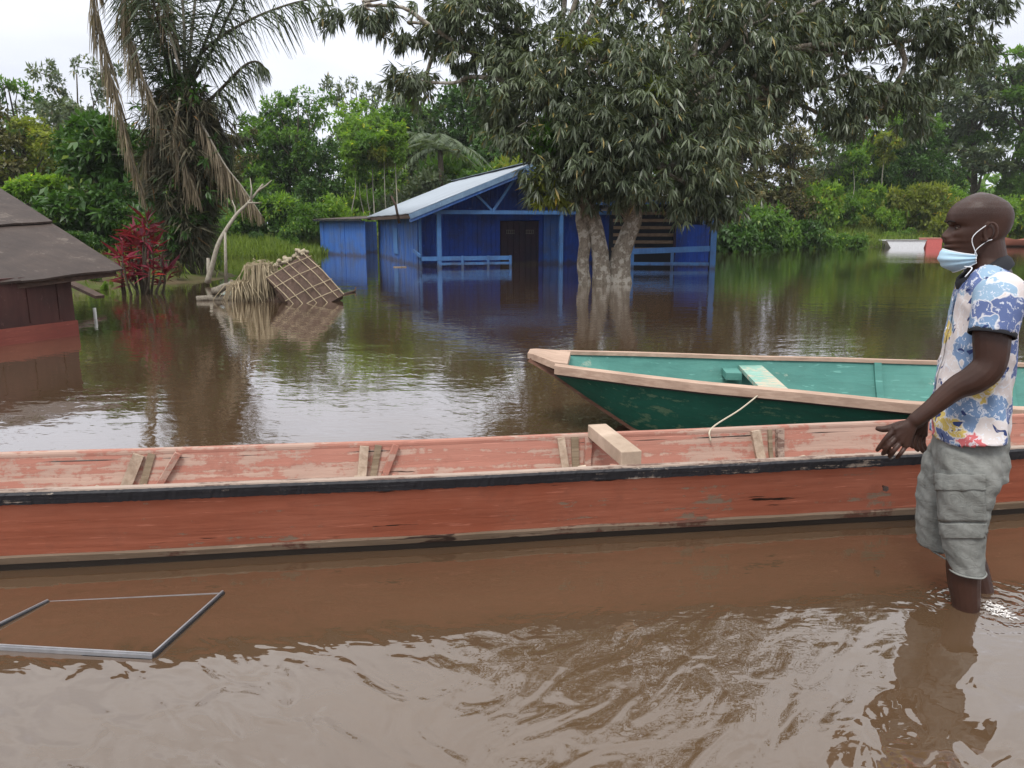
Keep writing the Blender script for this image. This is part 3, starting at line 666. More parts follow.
# eave line and the verge that climbs to the left
E0 = at(122, 269, 9.7); E1 = at(-60, 292, 8.35); V1 = at(-2, 190, 12.4)
E0, E1, V1 = hl(E0), hl(E1), hl(V1); run = E1 - E0; up = V1 - E0
def sheet(u0, u1, v0, v1, lift, seed):
    random.seed(seed); m = MB(); n = Vector(run).cross(Vector(up)).normalized(); n = n if n.z > 0 else -n; rows = []
    for i in range(9):
        u = lerp(u0, u1, i / 8); rows.append([E0 + run * u * 1.0 + up * lerp(v0, v1, j / 5) + n * (lift + (.02 if j == 0 else 0) * lift + .008 * math.sin(i * 1.3 + seed) + random.uniform(-.004, .004)) for j in range(6)])
    m.grid(rows); o = m.build('roof_sheet', M_SHEET, hut); md = o.modifiers.new('thick', 'SOLIDIFY'); md.thickness = .025; md.offset = 0
W1 = .62
sheet(0, W1, -.01, .53, .01, 3); sheet(W1 - .02, 1.3, -.015, .53, .036, 4); sheet(1.27, 2.6, -.01, .53, .012, 8)
sheet(.0, 1.0, .50, 1.02, .05, 5); sheet(.96, 2.6, .50, 1.02, .078, 6)
m = MB(); m.bar(E0 + run * .02 + Vector((0, -.06, -.05)), E0 + run * 2.4 + Vector((0, -.06, -.05)), .05, .06); m.build('eave_batten', M_RUST, hut)
random.seed(21)
# ============================================================ debris pile in the water
M_STRAW = wood('dry_straw', (.30, .24, .15), (.50, .42, .29), grain=(12, 12, 12)); M_LOG = bark_mat('grey_dead_log', (.12, .10, .08), (.30, .27, .22), None, 2)
M_THATCH = wood('brown_thatch_mat', (.055, .034, .026), (.13, .085, .065), grain=(20, 20, 4))
# tilted thatch panel with a bamboo lattice
Yb = 13.9
q = [at(343, 295, Yb), at(301, 321, Yb - .55), at(266, 278, Yb - .1), at(306, 253, Yb + .5)]
# corners: lower right, lower left, upper left, upper right
o = thing('thatch_panel', (q[1].x, q[1].y, 0), 0, 'tilted brown thatch panel crossed by a pale bamboo lattice, leaning in the debris heap', 'panel')
q = [p - Vector((q[1].x, q[1].y, 0)) for p in list(q)]
n = (q[0] - q[1]).cross(q[3] - q[0]).normalized(); n = n if n.y < 0 else -n
def bil(u, v): return (q[1].lerp(q[0], u)).lerp(q[2].lerp(q[3], u), v)
m = MB(); rows = []
for i in range(15):
    rows.append([bil(i / 14, j / 10) + n * (random.uniform(-.012, .012) + .06 * math.sin(math.pi * j / 10)) for j in range(11)])
m.grid(rows); th = m.build('thatch', M_THATCH, o); md = th.modifiers.new('thick', 'SOLIDIFY'); md.thickness = .14; md.offset = 1 if n.y < 0 else -1
for i in range(6):
    u = .02 + i * .192 + random.uniform(-.03, .03); m = MB(); m.tube([bil(min(1, max(0, u + .06)), -.02) + n * .05, bil(u, .5) + n * .12, bil(max(0, u - .04), 1.02) + n * .05], .008, 5); m.build('lattice_pole', M_STRAW, o)
for j in range(4):
    v = .12 + j * .27 + random.uniform(-.05, .05); m = MB(); m.tube([bil(-.02, v + .05) + n * .07, bil(.5, v) + n * .11, bil(1.02, v - .05) + n * .07], .008, 5); m.build('lattice_pole', M_STRAW, o)
# straw heap: a mound of drooping stalks
rng = np.random.default_rng(5)
def stalk_heap(name, top, n, spread, length, mat, lab, cat, wid=.012):
    m = MB()
    for i in range(n):
        a = rng.uniform(0, 2 * math.pi); r = abs(rng.normal(0, spread)); l = length * rng.uniform(.6, 1.2); b = Vector(top) + Vector((rng.normal(0, spread * .5), rng.normal(0, spread * .4), rng.normal(0, .04)))
        dx = math.cos(a) * r; dy = math.sin(a) * r * .8; e1 = b + Vector((dx * .5, dy * .5, .03)); e2 = b + Vector((dx, dy, -l * .6)); e3 = b + Vector((dx * 1.15, dy * 1.1, -l))
        m.tube([b, e1, e2, e3], [wid * .5, wid * .6, wid * .5, wid * .2], 3, cap=False)
    return tag(m.build(name, mat), lab, cat, kind=None)
def heap_base(pts, mat, name, lab, cat):
    m = MB(); rows = []
    (x0, y0), (x1, y1), h = pts
    for i in range(22):
        u = i / 21; rows.append([(lerp(x0, x1, u), lerp(y0, y1, j / 9), -.12 + h * max(0, math.sin(math.pi * u)) ** .6 * max(0, math.sin(math.pi * j / 9)) ** .6 + random.uniform(-.03, .03)) for j in range(10)])
    m.grid(rows); return tag(m.build(name, mat), lab, cat)
a, b = at(232, 300, 14.1), at(330, 300, 14.5)
heap_base(((a.x, 13.9), (b.x, 15.4), .50), M_THATCH, 'rubbish_mound', 'dark mound of rotting thatch under the straw and the lattice panel', 'mound')
stalk_heap('straw_bundle', at(260, 267, 14.05), 360, .17, .62, M_STRAW, 'pale dry straw bundle drooping over the debris heap, left of the lattice panel', 'straw', .012)
stalk_heap('straw_clump', at(240, 285, 13.9), 150, .18, .30, M_STRAW, 'small pale straw clump at the water line beside the logs', 'straw', .012)
M_HUSK = wood('pale_husks', (.30, .25, .17), (.46, .40, .30), grain=(9, 9, 9))
m = MB()
for i in range(40):
    t_ = rng.uniform(0, 1); c = at(lerp(262, 308, t_), lerp(272, 251, t_) + rng.normal(0, 2.0), 14.55 + rng.normal(0, .12)); m.tube([c, c + Vector((rng.normal(0, .06), rng.normal(0, .06), rng.normal(0, .02)))], [rng.uniform(.03, .055), rng.uniform(.02, .04)], 6)
tag(m.build('dry_husks', M_HUSK, smooth=True), 'pale dry husks scattered along the top of the debris heap', 'husks', kind='stuff')
for (x0, y0, x1, y1, r, lab) in ((197, 300, 246, 296, .07, 'grey half sunk log at the left end of the debris heap'), (212, 292, 234, 283, .075, 'short thick pale log leaning up behind the half sunk log'), (216, 303, 262, 302, .04, 'thin log lying at the water line in front of the straw')):
    a, b = at(x0, y0, 14.0), at(x1, y1, 14.2); m = MB(); pts = [a.lerp(b, i / 5) + Vector((0, 0, random.uniform(-.02, .02))) for i in range(6)]
    m.tube(pts, [r * random.uniform(.85, 1.1) for _ in pts], 9, wob=.12); tag(m.build('log', M_LOG, smooth=True), lab, 'log')
m = MB(); a = gp(355, 291, .02); m.tube([gp(338, 296, .0), a, a + Vector((.02, 0, .08))], [.03, .02, .012], 6); tag(m.build('drifting_stick', M_RUST, smooth=True), 'short dark stick in the water at the right end of the debris heap', 'stick')
for (px, py, lab) in ((400, 267, 'small pale plank floating left of the porch railing'), (322, 244, 'tiny pale plank afloat by the shed')):
    p = gp(px, py, .01); m = MB(); m.box(p, (.42, .14, .03), .1); tag(m.build('floating_plank', M_SLATE), lab, 'plank')
# leaning bare branch and upright sticks
M_PALEBARK = bark_mat('pale_branch_bark', (.26, .23, .18), (.46, .43, .36), None, 3)
m = MB(); Yp = 17.6
bp = [at(207, 283, Yp), at(213, 262, Yp), at(220, 240, Yp), at(236, 215, Yp + .2), at(248, 203, Yp + .3), at(263, 184, Yp + .4)]
m.tube(smooth_path(bp, 4), [.062 - .0021 * i for i in range(21)], 8, wob=.06)
for s_, e_ in (((236, 215), (232, 200)), ((248, 203), (262, 203)), ((251, 199), (250, 178)), ((258, 191), (272, 180))):
    m.tube([at(*s_, Yp + .25), at((s_[0] + e_[0]) / 2 + 1, (s_[1] + e_[1]) / 2, Yp + .3), at(*e_, Yp + .4)], [.025, .018, .008], 5)
tag(m.build('bare_branch', M_PALEBARK, smooth=True), 'pale bare forked branch leaning to the right beside the palm trunk', 'branch')
for (x0, y0, y1, r, lab) in ((226, 283, 232, .04, 'upright pale stick in the water just right of the leaning branch'), (209, 283, 258, .05, 'short pale stake at the foot of the leaning branch')):
    m = MB(); m.tube([at(x0, y0, Yp), at(x0 - .5, (y0 + y1) / 2, Yp), at(x0 - 1, y1, Yp)], [r, r * .9, r * .7], 7); tag(m.build('stake', M_PALEBARK, smooth=True), lab, 'stake')
# boards beside the hut
for (x0, y0, x1, y1, w_, Y, lab) in ((70, 283, 100, 297, .16, 13.2, 'dark broken board jutting from behind the hut'),):
    m = MB(); m.bar(at(x0, y0, Y), at(x1, y1, Y - .4), w_, .05); tag(m.build('broken_board', M_RUST), lab, 'board')
m = MB(); a = gp(77, 322, 0); m.tube([(a.x + .05, a.y + .4, -.3), (a.x + .05, a.y + .4, at(77, 308, a.y + .4).z)], .022, 8); tag(m.build('white_pipe', plain('pale_pipe', (.5, .5, .48), .6), smooth=True), 'short pale pipe standing in the water at the hut corner', 'pipe')
# ============================================================ vegetation
L_MANGO = leaf_mat('mango_leaves', (0.057, 0.076, 0.044), (0.178, 0.218, 0.127), .36, .22, .6)
L_DARK = leaf_mat('dark_green_leaves', (0.026, 0.072, 0.014), (0.084, 0.180, 0.036), .4, .3, .45)
L_MID = leaf_mat('mid_green_leaves', (0.052, 0.124, 0.021), (0.156, 0.286, 0.055), .5, .5)
L_BRIGHT = leaf_mat('bright_green_leaves', (0.096, 0.198, 0.026), (0.240, 0.384, 0.060), .5, .5)
L_YEL = leaf_mat('yellow_green_leaves', (0.121, 0.165, 0.024), (0.297, 0.330, 0.066), .5, .5)
L_OLIVE = leaf_mat('olive_brown_leaves', (0.069, 0.071, 0.028), (0.196, 0.184, 0.081), .6, .3)
L_GREY = leaf_mat('grey_green_leaves', (0.062, 0.094, 0.050), (0.163, 0.206, 0.119), .5, .3)
L_PALM = leaf_mat('palm_leaflets', (.030, .048, .022), (.085, .115, .050), .42, .2)
L_DEAD = leaf_mat('dead_palm_leaflets', (.11, .085, .055), (.30, .245, .165), .7, .25)
L_RED = leaf_mat('crimson_leaves', (.050, .008, .018), (.27, .024, .055), .4, .35)
L_GRASS = leaf_mat('grass_blades', (0.095, 0.150, 0.022), (0.230, 0.310, 0.055), .6, .4)
B_MANGO = bark_mat('mango_bark', (.13, .105, .08), (.36, .31, .25), (.46, .42, .36), 2.2)
B_DARK = bark_mat('dark_bark', (.045, .036, .028), (.13, .11, .085)); B_PALE = bark_mat('pale_bark', (.22, .20, .16), (.42, .40, .34))
def lobe_px(px, py, Y, rx, ry, nc, ns, ryd=None):
    c = at(px, py, Y); s = (c - Vector((0, 0, CAM_H))).length / F * 1.0; dep = ray(px, py); s = Y / dep.y / F
    return (c.x, c.y, c.z, rx * s, ryd or min(rx, ry) * s * 1.1, ry * s, nc, ns)
def limb(m, a, b, r0, r1, sag=.0, wob=.15, n=8):
    a, b = Vector(a), Vector(b); L = (b - a).length; pts = [a]
    for i in range(1, 5):
        pts.append(a.lerp(b, i / 5) + Vector((random.uniform(-wob, wob), random.uniform(-wob, wob), random.uniform(-wob, wob) + sag * math.sin(math.pi * i / 5))) * L * .3)
    pts.append(b); pts = smooth_path(pts, 3); m.tube(pts, [lerp(r0, r1, i / (len(pts) - 1)) for i in range(len(pts))], n, wob=.05, cap=False)
# ---- big mango tree standing in the water
rng = np.random.default_rng(3); random.seed(5)
YM = 18.3
mango = thing('mango_tree', at(605, 283, YM) * 1.0, 0, 'huge dark mango tree with drooping leaves and pale leaning trunks, before the blue house', 'tree')
mo = mango.location.copy(); mango.location.z = 0; mo.z = 0
LB = [(600, 150, 17.7, 70, 42, 15, 26), (655, 125, 17.5, 75, 55, 17, 26), (548, 115, 18, 50, 50, 12, 24), (590, 60, 18.3, 95, 55, 18, 26), (690, 55, 18.3, 85, 55, 16, 26),
      (705, 150, 18.2, 48, 50, 11, 24), (745, 25, 18.6, 75, 50, 14, 26), (760, 90, 19, 50, 45, 7, 24), (820, 45, 19.2, 55, 42, 10, 26), (835, 90, 19.4, 28, 24, 3, 20), (868, 118, 19.5, 38, 36, 6, 22), (915, 40, 19.8, 70, 36, 10, 26), (900, 95, 19.8, 36, 26, 5, 22),
      (975, 22, 20, 40, 28, 6, 22), (860, -10, 19.3, 90, 40, 12, 26), (470, 10, 18, 52, 26, 8, 24), (462, 48, 17.9, 24, 16, 3, 18), (424, 82, 17.6, 24, 24, 5, 15), (408, 22, 17.8, 16, 14, 2, 14), (362, 6, 17.3, 40, 12, 5, 14), (515, 60, 18.2, 26, 44, 6, 22), (505, 100, 18.2, 20, 28, 3, 20),
      (548, 178, 17.4, 17, 18, 4, 16), (645, 186, 17.3, 20, 16, 3, 16), (690, 188, 17.8, 24, 18, 4, 18), (612, 184, 17.7, 18, 12, 3, 12), (718, 188, 18.3, 22, 26, 4, 18), (580, 165, 18.6, 40, 26, 6, 22),
      (600, -60, 19, 130, 60, 22, 28), (760, -90, 19.5, 130, 60, 18, 28), (480, -60, 18.6, 90, 45, 12, 26), (640, -180, 19.6, 170, 80, 22, 28), (900, -90, 20, 90, 50, 9, 28), (560, -130, 21.5, 120, 90, 12, 28), (760, 0, 22, 150, 60, 12, 28)]
lobes = [lobe_px(*l) for l in LB]
lobes = [l[:7] + (int(l[7] * 1.85),) for l in lobes]
P, A, T, K = lobes_points(lobes, rng, 1.0, .42, hang=.16)
A = nrm(A * np.array([1, 1, .6]) + np.array([0, 0, -.15]))
Q, Tt = rosettes(P, A, 11, .25, .038, rng, .9, 1.15, T)
g = Tt.copy()
me = quads_mesh('mango_crown', Q - np.array(mo), Tt)
cr = link_mesh('crown', me, L_MANGO, mango)
# bright young shoots
P2, A2, T2, _ = lobes_points([lobe_px(555, 140, 17.5, 16, 20, 7, 26)], rng, 1, .4); Q2, Tt2 = rosettes(P2, A2, 9, .16, .06, rng, 1, .3, T2)
link_mesh('young_shoots', quads_mesh('young_shoots', Q2 - np.array(mo), Tt2), leaf_mat('young_shoot_leaves', (.06, .17, .02), (.13, .28, .04)), mango)
for yl in (lobe_px(548, 188, 17.3, 14, 14, 4, 12), lobe_px(578, 35, 17.2, 12, 14, 2, 9), lobe_px(665, 96, 16.9, 22, 10, 2, 9)):
  P2, A2, T2, _ = lobes_points([yl], rng, 1, .4); Q2, Tt2 = rosettes(P2, A2, 9, .24, .05, rng, 1, .75, T2)
  link_mesh('young_shoots', quads_mesh('yellowish_shoots', Q2 - np.array(mo), Tt2), L_YEL, mango)
def W(px, py, Y=YM): return at(px, py, Y) - mo
for (pts, rad) in ((((586, 290), (583, 265), (585, 240), (581, 215), (590, 190), (600, 150)), (.15, .14, .14, .13, .12, .10)),
                   (((603, 290), (601, 262), (598, 240), (592, 216), (586, 198), (570, 150), (548, 100)), (.27, .21, .19, .18, .17, .15, .12)),
                   (((620, 290), (620, 262), (626, 240), (633, 222), (635, 205), (648, 165), (670, 110)), (.30, .24, .21, .20, .18, .15, .12))):
    m = MB(); pp = smooth_path([W(*p) for p in pts], 5); m.tube(pp, [interp(i, np.linspace(0, len(pp) - 1, len(rad)), rad) for i in range(len(pp))], 14, wob=.05)
    m.build('trunk', B_MANGO, mango, smooth=True)
m = MB()
limb(m, W(631, 222), W(613, 192), .13, .08); limb(m, W(634, 208), W(690, 150), .17, .07)
base = [W(570, 150), W(548, 100), W(648, 165), W(670, 110), W(600, 150)]
for i, l in enumerate(lobes):
    c = Vector(l[:3]) - mo; b = min(base, key=lambda q: (q - c).length); limb(m, b, c, .075, .03, .25)
for kq in K[::2]:
    c = Vector(kq) - mo; l = min(lobes, key=lambda l: (Vector(l[:3]) - mo - c).length); limb(m, Vector(l[:3]) - mo, c, .035, .012, 0, n=5)
for pa in (((548, 100), (530, 60), (506, 25), (478, 2)), ((478, 2), (455, 25), (436, 48), (425, 80)), ((670, 110), (760, 80), (850, 40), (930, 20)), ((850, 40), (872, 22), (905, 60), (880, 110)), ((548, 100), (600, 0), (640, -120)), ((478, 2), (420, -8), (362, 2))):
    pp = smooth_path([W(*p, YM + (.3 if p[0] < 700 else 1.2)) for p in pa], 5); m.tube(pp, [lerp(.10, .035, i / len(pp)) for i in range(len(pp))], 8)
m.build('branches', B_MANGO, mango, smooth=True)
# ---- palm
rng = np.random.default_rng(9); random.seed(9)
YP = 20.0; pb = at(188, 278, YP); palm = thing('palm_tree', (pb.x, pb.y, 0), 0, 'tall shaggy palm tree with hanging dead fronds, left of the thatch debris', 'palm'); po = Vector((pb.x, pb.y, 0))
def WP(px, py, dy=0.0): return at(px, py, YP + dy) - po
def frond(path, L0, mat, hang=.5, width=.035, n=110, rad=.03, ragged=.0, mt_r=B_DARK):
    pp = smooth_path(path, 8); m = MB(); m.tube(pp, [lerp(rad, rad * .3, i / (len(pp) - 1)) for i in range(len(pp))], 5)
    rach = m.build('frond', mt_r, palm, smooth=True)
    pa = np.array([tuple(p) for p in pp]); cum = np.concatenate([[0], np.cumsum(np.linalg.norm(np.diff(pa, axis=0), axis=1))]); tt = np.sort(rng.uniform(.12, 1, n)) * cum[-1]
    C = np.stack([np.interp(tt, cum, pa[:, i]) for i in range(3)], 1); D = nrm(np.stack([np.interp(tt + .1, cum, pa[:, i]) - np.interp(tt - .1, cum, pa[:, i]) for i in range(3)], 1) + 1e-6)
    u = tt / cum[-1]; prof = np.sin(np.pi * np.clip(.12 + .86 * u, 0, 1)) ** .55; Qs, Ts = [], []
    for s in (-1, 1):
        side = nrm(np.cross(D, np.array([0, 0, 1.0]) + rng.normal(0, .2, (n, 3))))
        d = nrm(D * .55 + side * s * .8 + rng.normal(0, .14, (n, 3))); d1 = d.copy(); d1[:, 2] -= hang; d1 = nrm(d1); d2 = d.copy(); d2[:, 2] -= hang * 2.6 + .2; d2 = nrm(d2)
        L = L0 * prof * rng.uniform(.7, 1.15, n) * (1 - ragged * (rng.random(n) < .4))
        w = width * rng.uniform(.7, 1.2, n)
        sd = nrm(np.cross(d1, rng.normal(0, 1, (n, 3))))
        h = C + d1 * (L * .45)[:, None]; tip = h + d2 * (L * .6)[:, None]; ww = w[:, None]
        Qs.append(np.stack([C - sd * ww * .3, C + sd * ww * .3, h + sd * ww * .5, h - sd * ww * .5], 1)); Qs.append(np.stack([h - sd * ww * .5, h + sd * ww * .5, tip + sd * .004, tip - sd * .004], 1))
        t0 = rng.uniform(0, 1, n); tv = np.stack([t0, t0 * .9, t0], 1); Ts += [tv, tv]
    o = link_mesh('leaflets', quads_mesh('leaflets', np.concatenate(Qs), np.concatenate(Ts)), mat, rach); return rach
LIVE = [[(184, 92), (200, 55), (240, 25), (290, 4), (335, -4)], [(198, 112), (222, 88), (244, 66), (258, 62), (268, 72)], [(180, 88), (176, 40), (160, -50), (120, -130)], [(186, 88), (192, 30), (205, -60), (250, -150)],
        [(178, 90), (160, 40), (125, -20), (70, -60)], [(188, 90), (206, 40), (235, -20), (300, -60)], [(176, 92), (150, 60), (135, 20), (128, -20)], [(184, 88), (184, 30), (180, -60), (190, -160)], [(188, 88), (212, 50), (250, -20), (330, -90), (400, -100)],
        [(176, 90), (155, 30), (110, -70), (40, -120), (-30, -110)], [(182, 92), (170, 55), (158, 20), (146, -30)]]
for i, p in enumerate(LIVE):
    dy = [0, 0, .5, -.4, -.8, .6, .9, -1.2, 1.4, .4, -1.5][i]
    L = [1.25, .9, 1.3, 1.3, 1.3, 1.3, 1.1, 1.3, 1.3, 1.3, 1.1][i]
    frond([WP(*q, dy * j / (len(p) - 1)) for j, q in enumerate(p)], L, L_PALM, [.55, .75, .35, .35, .45, .45, .5, .3, .5, .5, .5][i], .034, [100, 90, 110, 110, 110, 110, 100, 110, 110, 110, 100][i], .05, mt_r=M_PALEBARK if i in (2, 3, 7) else B_DARK)
for dy, p in ((-1.2, [(170, -60), (112, -50), (94, 0), (104, 50), (118, 105), (132, 160), (145, 205)]), (-.9, [(180, 70), (150, -30), (122, 5), (140, 70), (162, 120), (182, 160), (197, 195)]), (-.5, [(186, 100), (205, 130), (225, 165), (243, 188), (262, 216)]),
          (-.8, [(180, 98), (176, 130), (186, 165), (198, 200)]), (-.4, [(178, 104), (160, 110), (148, 150), (152, 200)]), (.5, [(190, 104), (212, 112), (224, 140), (222, 176)]), (.3, [(184, 106), (200, 130), (206, 170), (196, 215)])):
    Lh = .8 if p[0] == (170, -60) else .95
    frond([WP(*q, dy) for q in p], Lh, L_DEAD if dy not in (.5, .3) else L_PALM, 1.7, .030, 210 if len(p) > 5 else 115, .035, .1, M_PALEBARK)
m = MB()
for (x0, x1, r0, yy) in ((186, 182, .27, 0), (171, 177, .15, .3), (203, 190, .17, .2)):
    pts = [WP(x0, 285, yy), WP(lerp(x0, x1, .3), 220, yy), WP(lerp(x0, x1, .6), 160, yy), WP(x1, 88, yy)]; pp = smooth_path(pts, 6); m.tube(pp, [r0 * random.uniform(.85, 1.1) for _ in pp], 11, wob=.16)
m.build('trunk', bark_mat('palm_trunk_fibre', (.05, .042, .030), (.17, .14, .10), (.07, .075, .04), 2.0), palm, smooth=True)
# old leaf bases and creepers clothing the trunk
n = 1900; hh = rng.beta(1.9, 1.25, n); th_ = rng.uniform(0, 2 * math.pi, n); cx = np.interp(hh, [0, .5, 1], [WP(188, 278).x, WP(186, 180).x, WP(182, 88).x]); zz_ = np.interp(hh, [0, 1], [.1, WP(182, 86).z]); rr = .26 + rng.random(n) * np.interp(hh, [0, .35, .6, .85, 1], [.10, .25, .60, .70, .2]) * (1 + .5 * np.sin(th_ * 3 + hh * 17))
Pn = np.stack([cx + np.cos(th_) * rr, np.sin(th_) * rr, zz_], 1); An = np.stack([np.cos(th_), np.sin(th_), rng.uniform(-.9, .5, n)], 1)
Qn, Tn = rosettes(Pn, An, 7, .46, .032, rng, 1.0, .8, None)
link_mesh('trunk_creepers', quads_mesh('trunk_creepers', Qn, Tn), leaf_mat('trunk_fibre_leaves', (.030, .036, .018), (.120, .105, .065), .7, .15), palm)
rng2 = np.random.default_rng(77); Pg, Ag, Tg, _ = lobes_points([(WP(x, y).x, -.3, WP(x, y).z, r, .5, r * 1.2, 5, 9) for x, y, r in ((168, 120, .5), (205, 150, .5), (160, 165, .45), (212, 185, .4), (175, 200, .4), (200, 230, .35), (172, 245, .35), (190, 100, .4))], rng2, 1, .4); Qg, Tg2 = rosettes(Pg, Ag, 7, .24, .07, rng2, 1, .6, Tg)
link_mesh('climbing_vine', quads_mesh('climbing_vine', Qg, Tg2), L_DARK, palm)
# ---- red cordyline
rng = np.random.default_rng(2); YC = 15.6
cb = gp(140, 293, 0); plant = thing('cordyline_plant', (cb.x, YC, 0), 0, 'crimson leaved cordyline bush on bare stems at the water edge, right of the hut', 'plant')
co = Vector((cb.x, YC, 0)); heads = [(147, 222), (135, 232), (150, 232), (124, 243), (137, 245), (152, 245), (160, 258), (122, 256), (131, 258), (145, 256), (164, 268), (121, 268), (150, 268), (137, 270), (166, 276), (128, 278), (143, 237), (130, 238)]
m = MB(); C_, A_ = [], []
for i, (px, py) in enumerate(heads):
    h_ = at(px, py, YC + rng.uniform(-.5, .5)) - co; b_ = Vector((h_.x * .55 + rng.normal(0, .1), h_.y * .6, -.3)); m.tube([b_, b_.lerp(h_, .5) + Vector((rng.normal(0, .05), 0, .05)), h_], [.028, .022, .016], 6)
    for q in range(3): C_.append(tuple(h_ - Vector((0, 0, .07 * q)))); A_.append((rng.normal(0, .2), rng.normal(0, .2) - .1, 1 - .25 * q))
m.build('stems', B_DARK, plant, smooth=True)
Qc, Tc = rosettes(np.array(C_), np.array(A_), 7, .33, .062, rng, .9, .3, None); link_mesh('leaves', quads_mesh('cordyline_leaves', Qc, Tc), L_RED, plant)
# ============================================================ prototypes of trees and shrubs (unit height 1)
def proto(seed, kind):
    rng = np.random.default_rng(seed); random.seed(seed); m = MB(); H = 10.0
    if kind == 'round':
        lb = [(rng.normal(0, 1.4), rng.normal(0, 1.4), rng.uniform(3.2, 8.2), rng.uniform(1.3, 2.2), rng.uniform(1.3, 2.2), rng.uniform(1.0, 1.6), 11, 16) for _ in range(9)] + [(0, 0, 8.6, 1.6, 1.6, 1.3, 12, 16)]
        P, A, T, K = lobes_points(lb, rng, 1, .34); Q, Tt = rosettes(P, A, 7, .36, .17, rng, 1, .3, T); tr = .22; hf = 3
    elif kind == 'airy':
        lb = [(rng.normal(0, 1.5), rng.normal(0, 1.5), rng.uniform(4, 9.2), rng.uniform(.9, 1.6), rng.uniform(.9, 1.6), rng.uniform(.5, .9), 6, 13) for _ in range(11)]
        P, A, T, K = lobes_points(lb, rng, 1, .36); Q, Tt = rosettes(P, A, 7, .30, .12, rng, 1, .25, T); tr = .16; hf = 4
    elif kind == 'layered':
        lb = []
        for q in range(9):
            z = 3.6 + q * .68; a = rng.uniform(0, 6.28); r = rng.uniform(.6, 2.2); lb.append((math.cos(a) * r, math.sin(a) * r, z, rng.uniform(1.6, 2.6), rng.uniform(1.6, 2.6), .22, 13, 16))
        P, A, T, K = lobes_points(lb, rng, 1, .9); P[:, 2] = P[:, 2] * .985; Q, Tt = rosettes(P, A, 7, .28, .10, rng, 1.2, .05, T); tr = .2; hf = 3
    elif kind == 'column':
        lb = [(rng.normal(0, .7), rng.normal(0, .7), rng.uniform(2, 9.2), rng.uniform(.8, 1.3), rng.uniform(.8, 1.3), rng.uniform(.8, 1.3), 9, 16) for _ in range(11)]
        P, A, T, K = lobes_points(lb, rng, 1, .36, hang=.2); Q, Tt = rosettes(P, A, 7, .32, .11, rng, 1, .7, T); tr = .16; hf = 2
    elif kind == 'tall':    # thin bare stem with a small crown of big leaves
        lb = [(rng.normal(0, .55), rng.normal(0, .55), rng.uniform(7.4, 9.6), .7, .7, .5, 5, 10) for _ in range(6)]
        P, A, T, K = lobes_points(lb, rng, 1, .4); Q, Tt = rosettes(P, A, 8, .42, .16, rng, 1.1, .5, T); tr = .085; hf = 7.4
    elif kind == 'glossy':  # big simple leaves, seen close
        lb = [(rng.normal(0, 1.5), rng.normal(0, 1.2), rng.uniform(1.6, 8.6), rng.uniform(1.5, 2.2), rng.uniform(1.3, 2), rng.uniform(1.1, 1.7), 13, 14) for _ in range(10)]
        P, A, T, K = lobes_points(lb, rng, 1, .36); Q, Tt = rosettes(P, A, 7, .62, .26, rng, 1, .55, T); tr = .25; hf = 2
    elif kind == 'shrub':
        lb = [(rng.normal(0, 3.0), rng.normal(0, 2), rng.uniform(1.5, 6.8), rng.uniform(2, 3.2), rng.uniform(1.8, 2.6), rng.uniform(1.6, 2.6), 12, 14) for _ in range(9)]
        P, A, T, K = lobes_points(lb, rng, 1, .32); Q, Tt = rosettes(P, A, 6, .85, .36, rng, 1, .25, T); tr = .16; hf = 1
    elif kind == 'creeper':  # low wide mound of hanging leaves
        lb = [(rng.normal(0, 4.2), rng.normal(0, 2), rng.uniform(.5, 6.0), rng.uniform(2.4, 3.6), rng.uniform(1.8, 2.6), rng.uniform(1.6, 2.8), 13, 15) for _ in range(9)]
        P, A, T, K = lobes_points(lb, rng, 1, .32, hang=.5); Q, Tt = rosettes(P, A, 6, 1.0, .55, rng, 1, .6, T); tr = .14; hf = 1
    ok = Q[:, :, 2].min(1) > -.5; Q, Tt = Q[ok], Tt[ok]
    crown = quads_mesh(kind + '_crown', Q, Tt)
    top = max(l[2] for l in lb)
    pp = smooth_path([(0, 0, -1), (rng.normal(0, .15), rng.normal(0, .15), top * .3), (rng.normal(0, .3), rng.normal(0, .3), top * .6), (rng.normal(0, .4), 0, top)], 4)
    m.tube(pp, [lerp(tr, tr * .25, i / (len(pp) - 1)) for i in range(len(pp))], 8, wob=.05)
    for l in lb:
        zb_ = l[2] * .93 if kind == 'tall' else max(hf * .6, l[2] * .55); b_ = min(pp, key=lambda q: abs(q.z - zb_)); limb(m, b_, l[:3], tr * .5, tr * .15, 0, n=5)
    for kq in K[::3]:
        l = min(lb, key=lambda l: (Vector(l[:3]) - Vector(kq)).length); limb(m, l[:3], kq, tr * .16, tr * .06, 0, n=4)
    trunk = m.mesh(kind + '_trunk', True); trunk.materials.append(B_DARK if kind != 'tall' else B_PALE); crown.materials.append(L_MID)
    zs = Q[:, :, 2].reshape(-1); return crown, trunk, float(np.percentile(zs, 99.3))
PROTO = {}
for kname, seeds in (('round', (31, 32, 33)), ('airy', (41, 42)), ('layered', (51, 52)), ('column', (61, 62)), ('tall', (71, 72)), ('glossy', (81, 82)), ('shrub', (91, 92, 93)), ('creeper', (95, 96))):
    PROTO[kname] = [proto(s, kname) for s in seeds]
KIND_NAME = dict(round='dense_tree', airy='airy_tree', layered='flat_topped_tree', column='narrow_tree', tall='slender_tree', glossy='broadleaf_tree', shrub='shrub', creeper='creeper_mound')
placed = []
cnt = 0
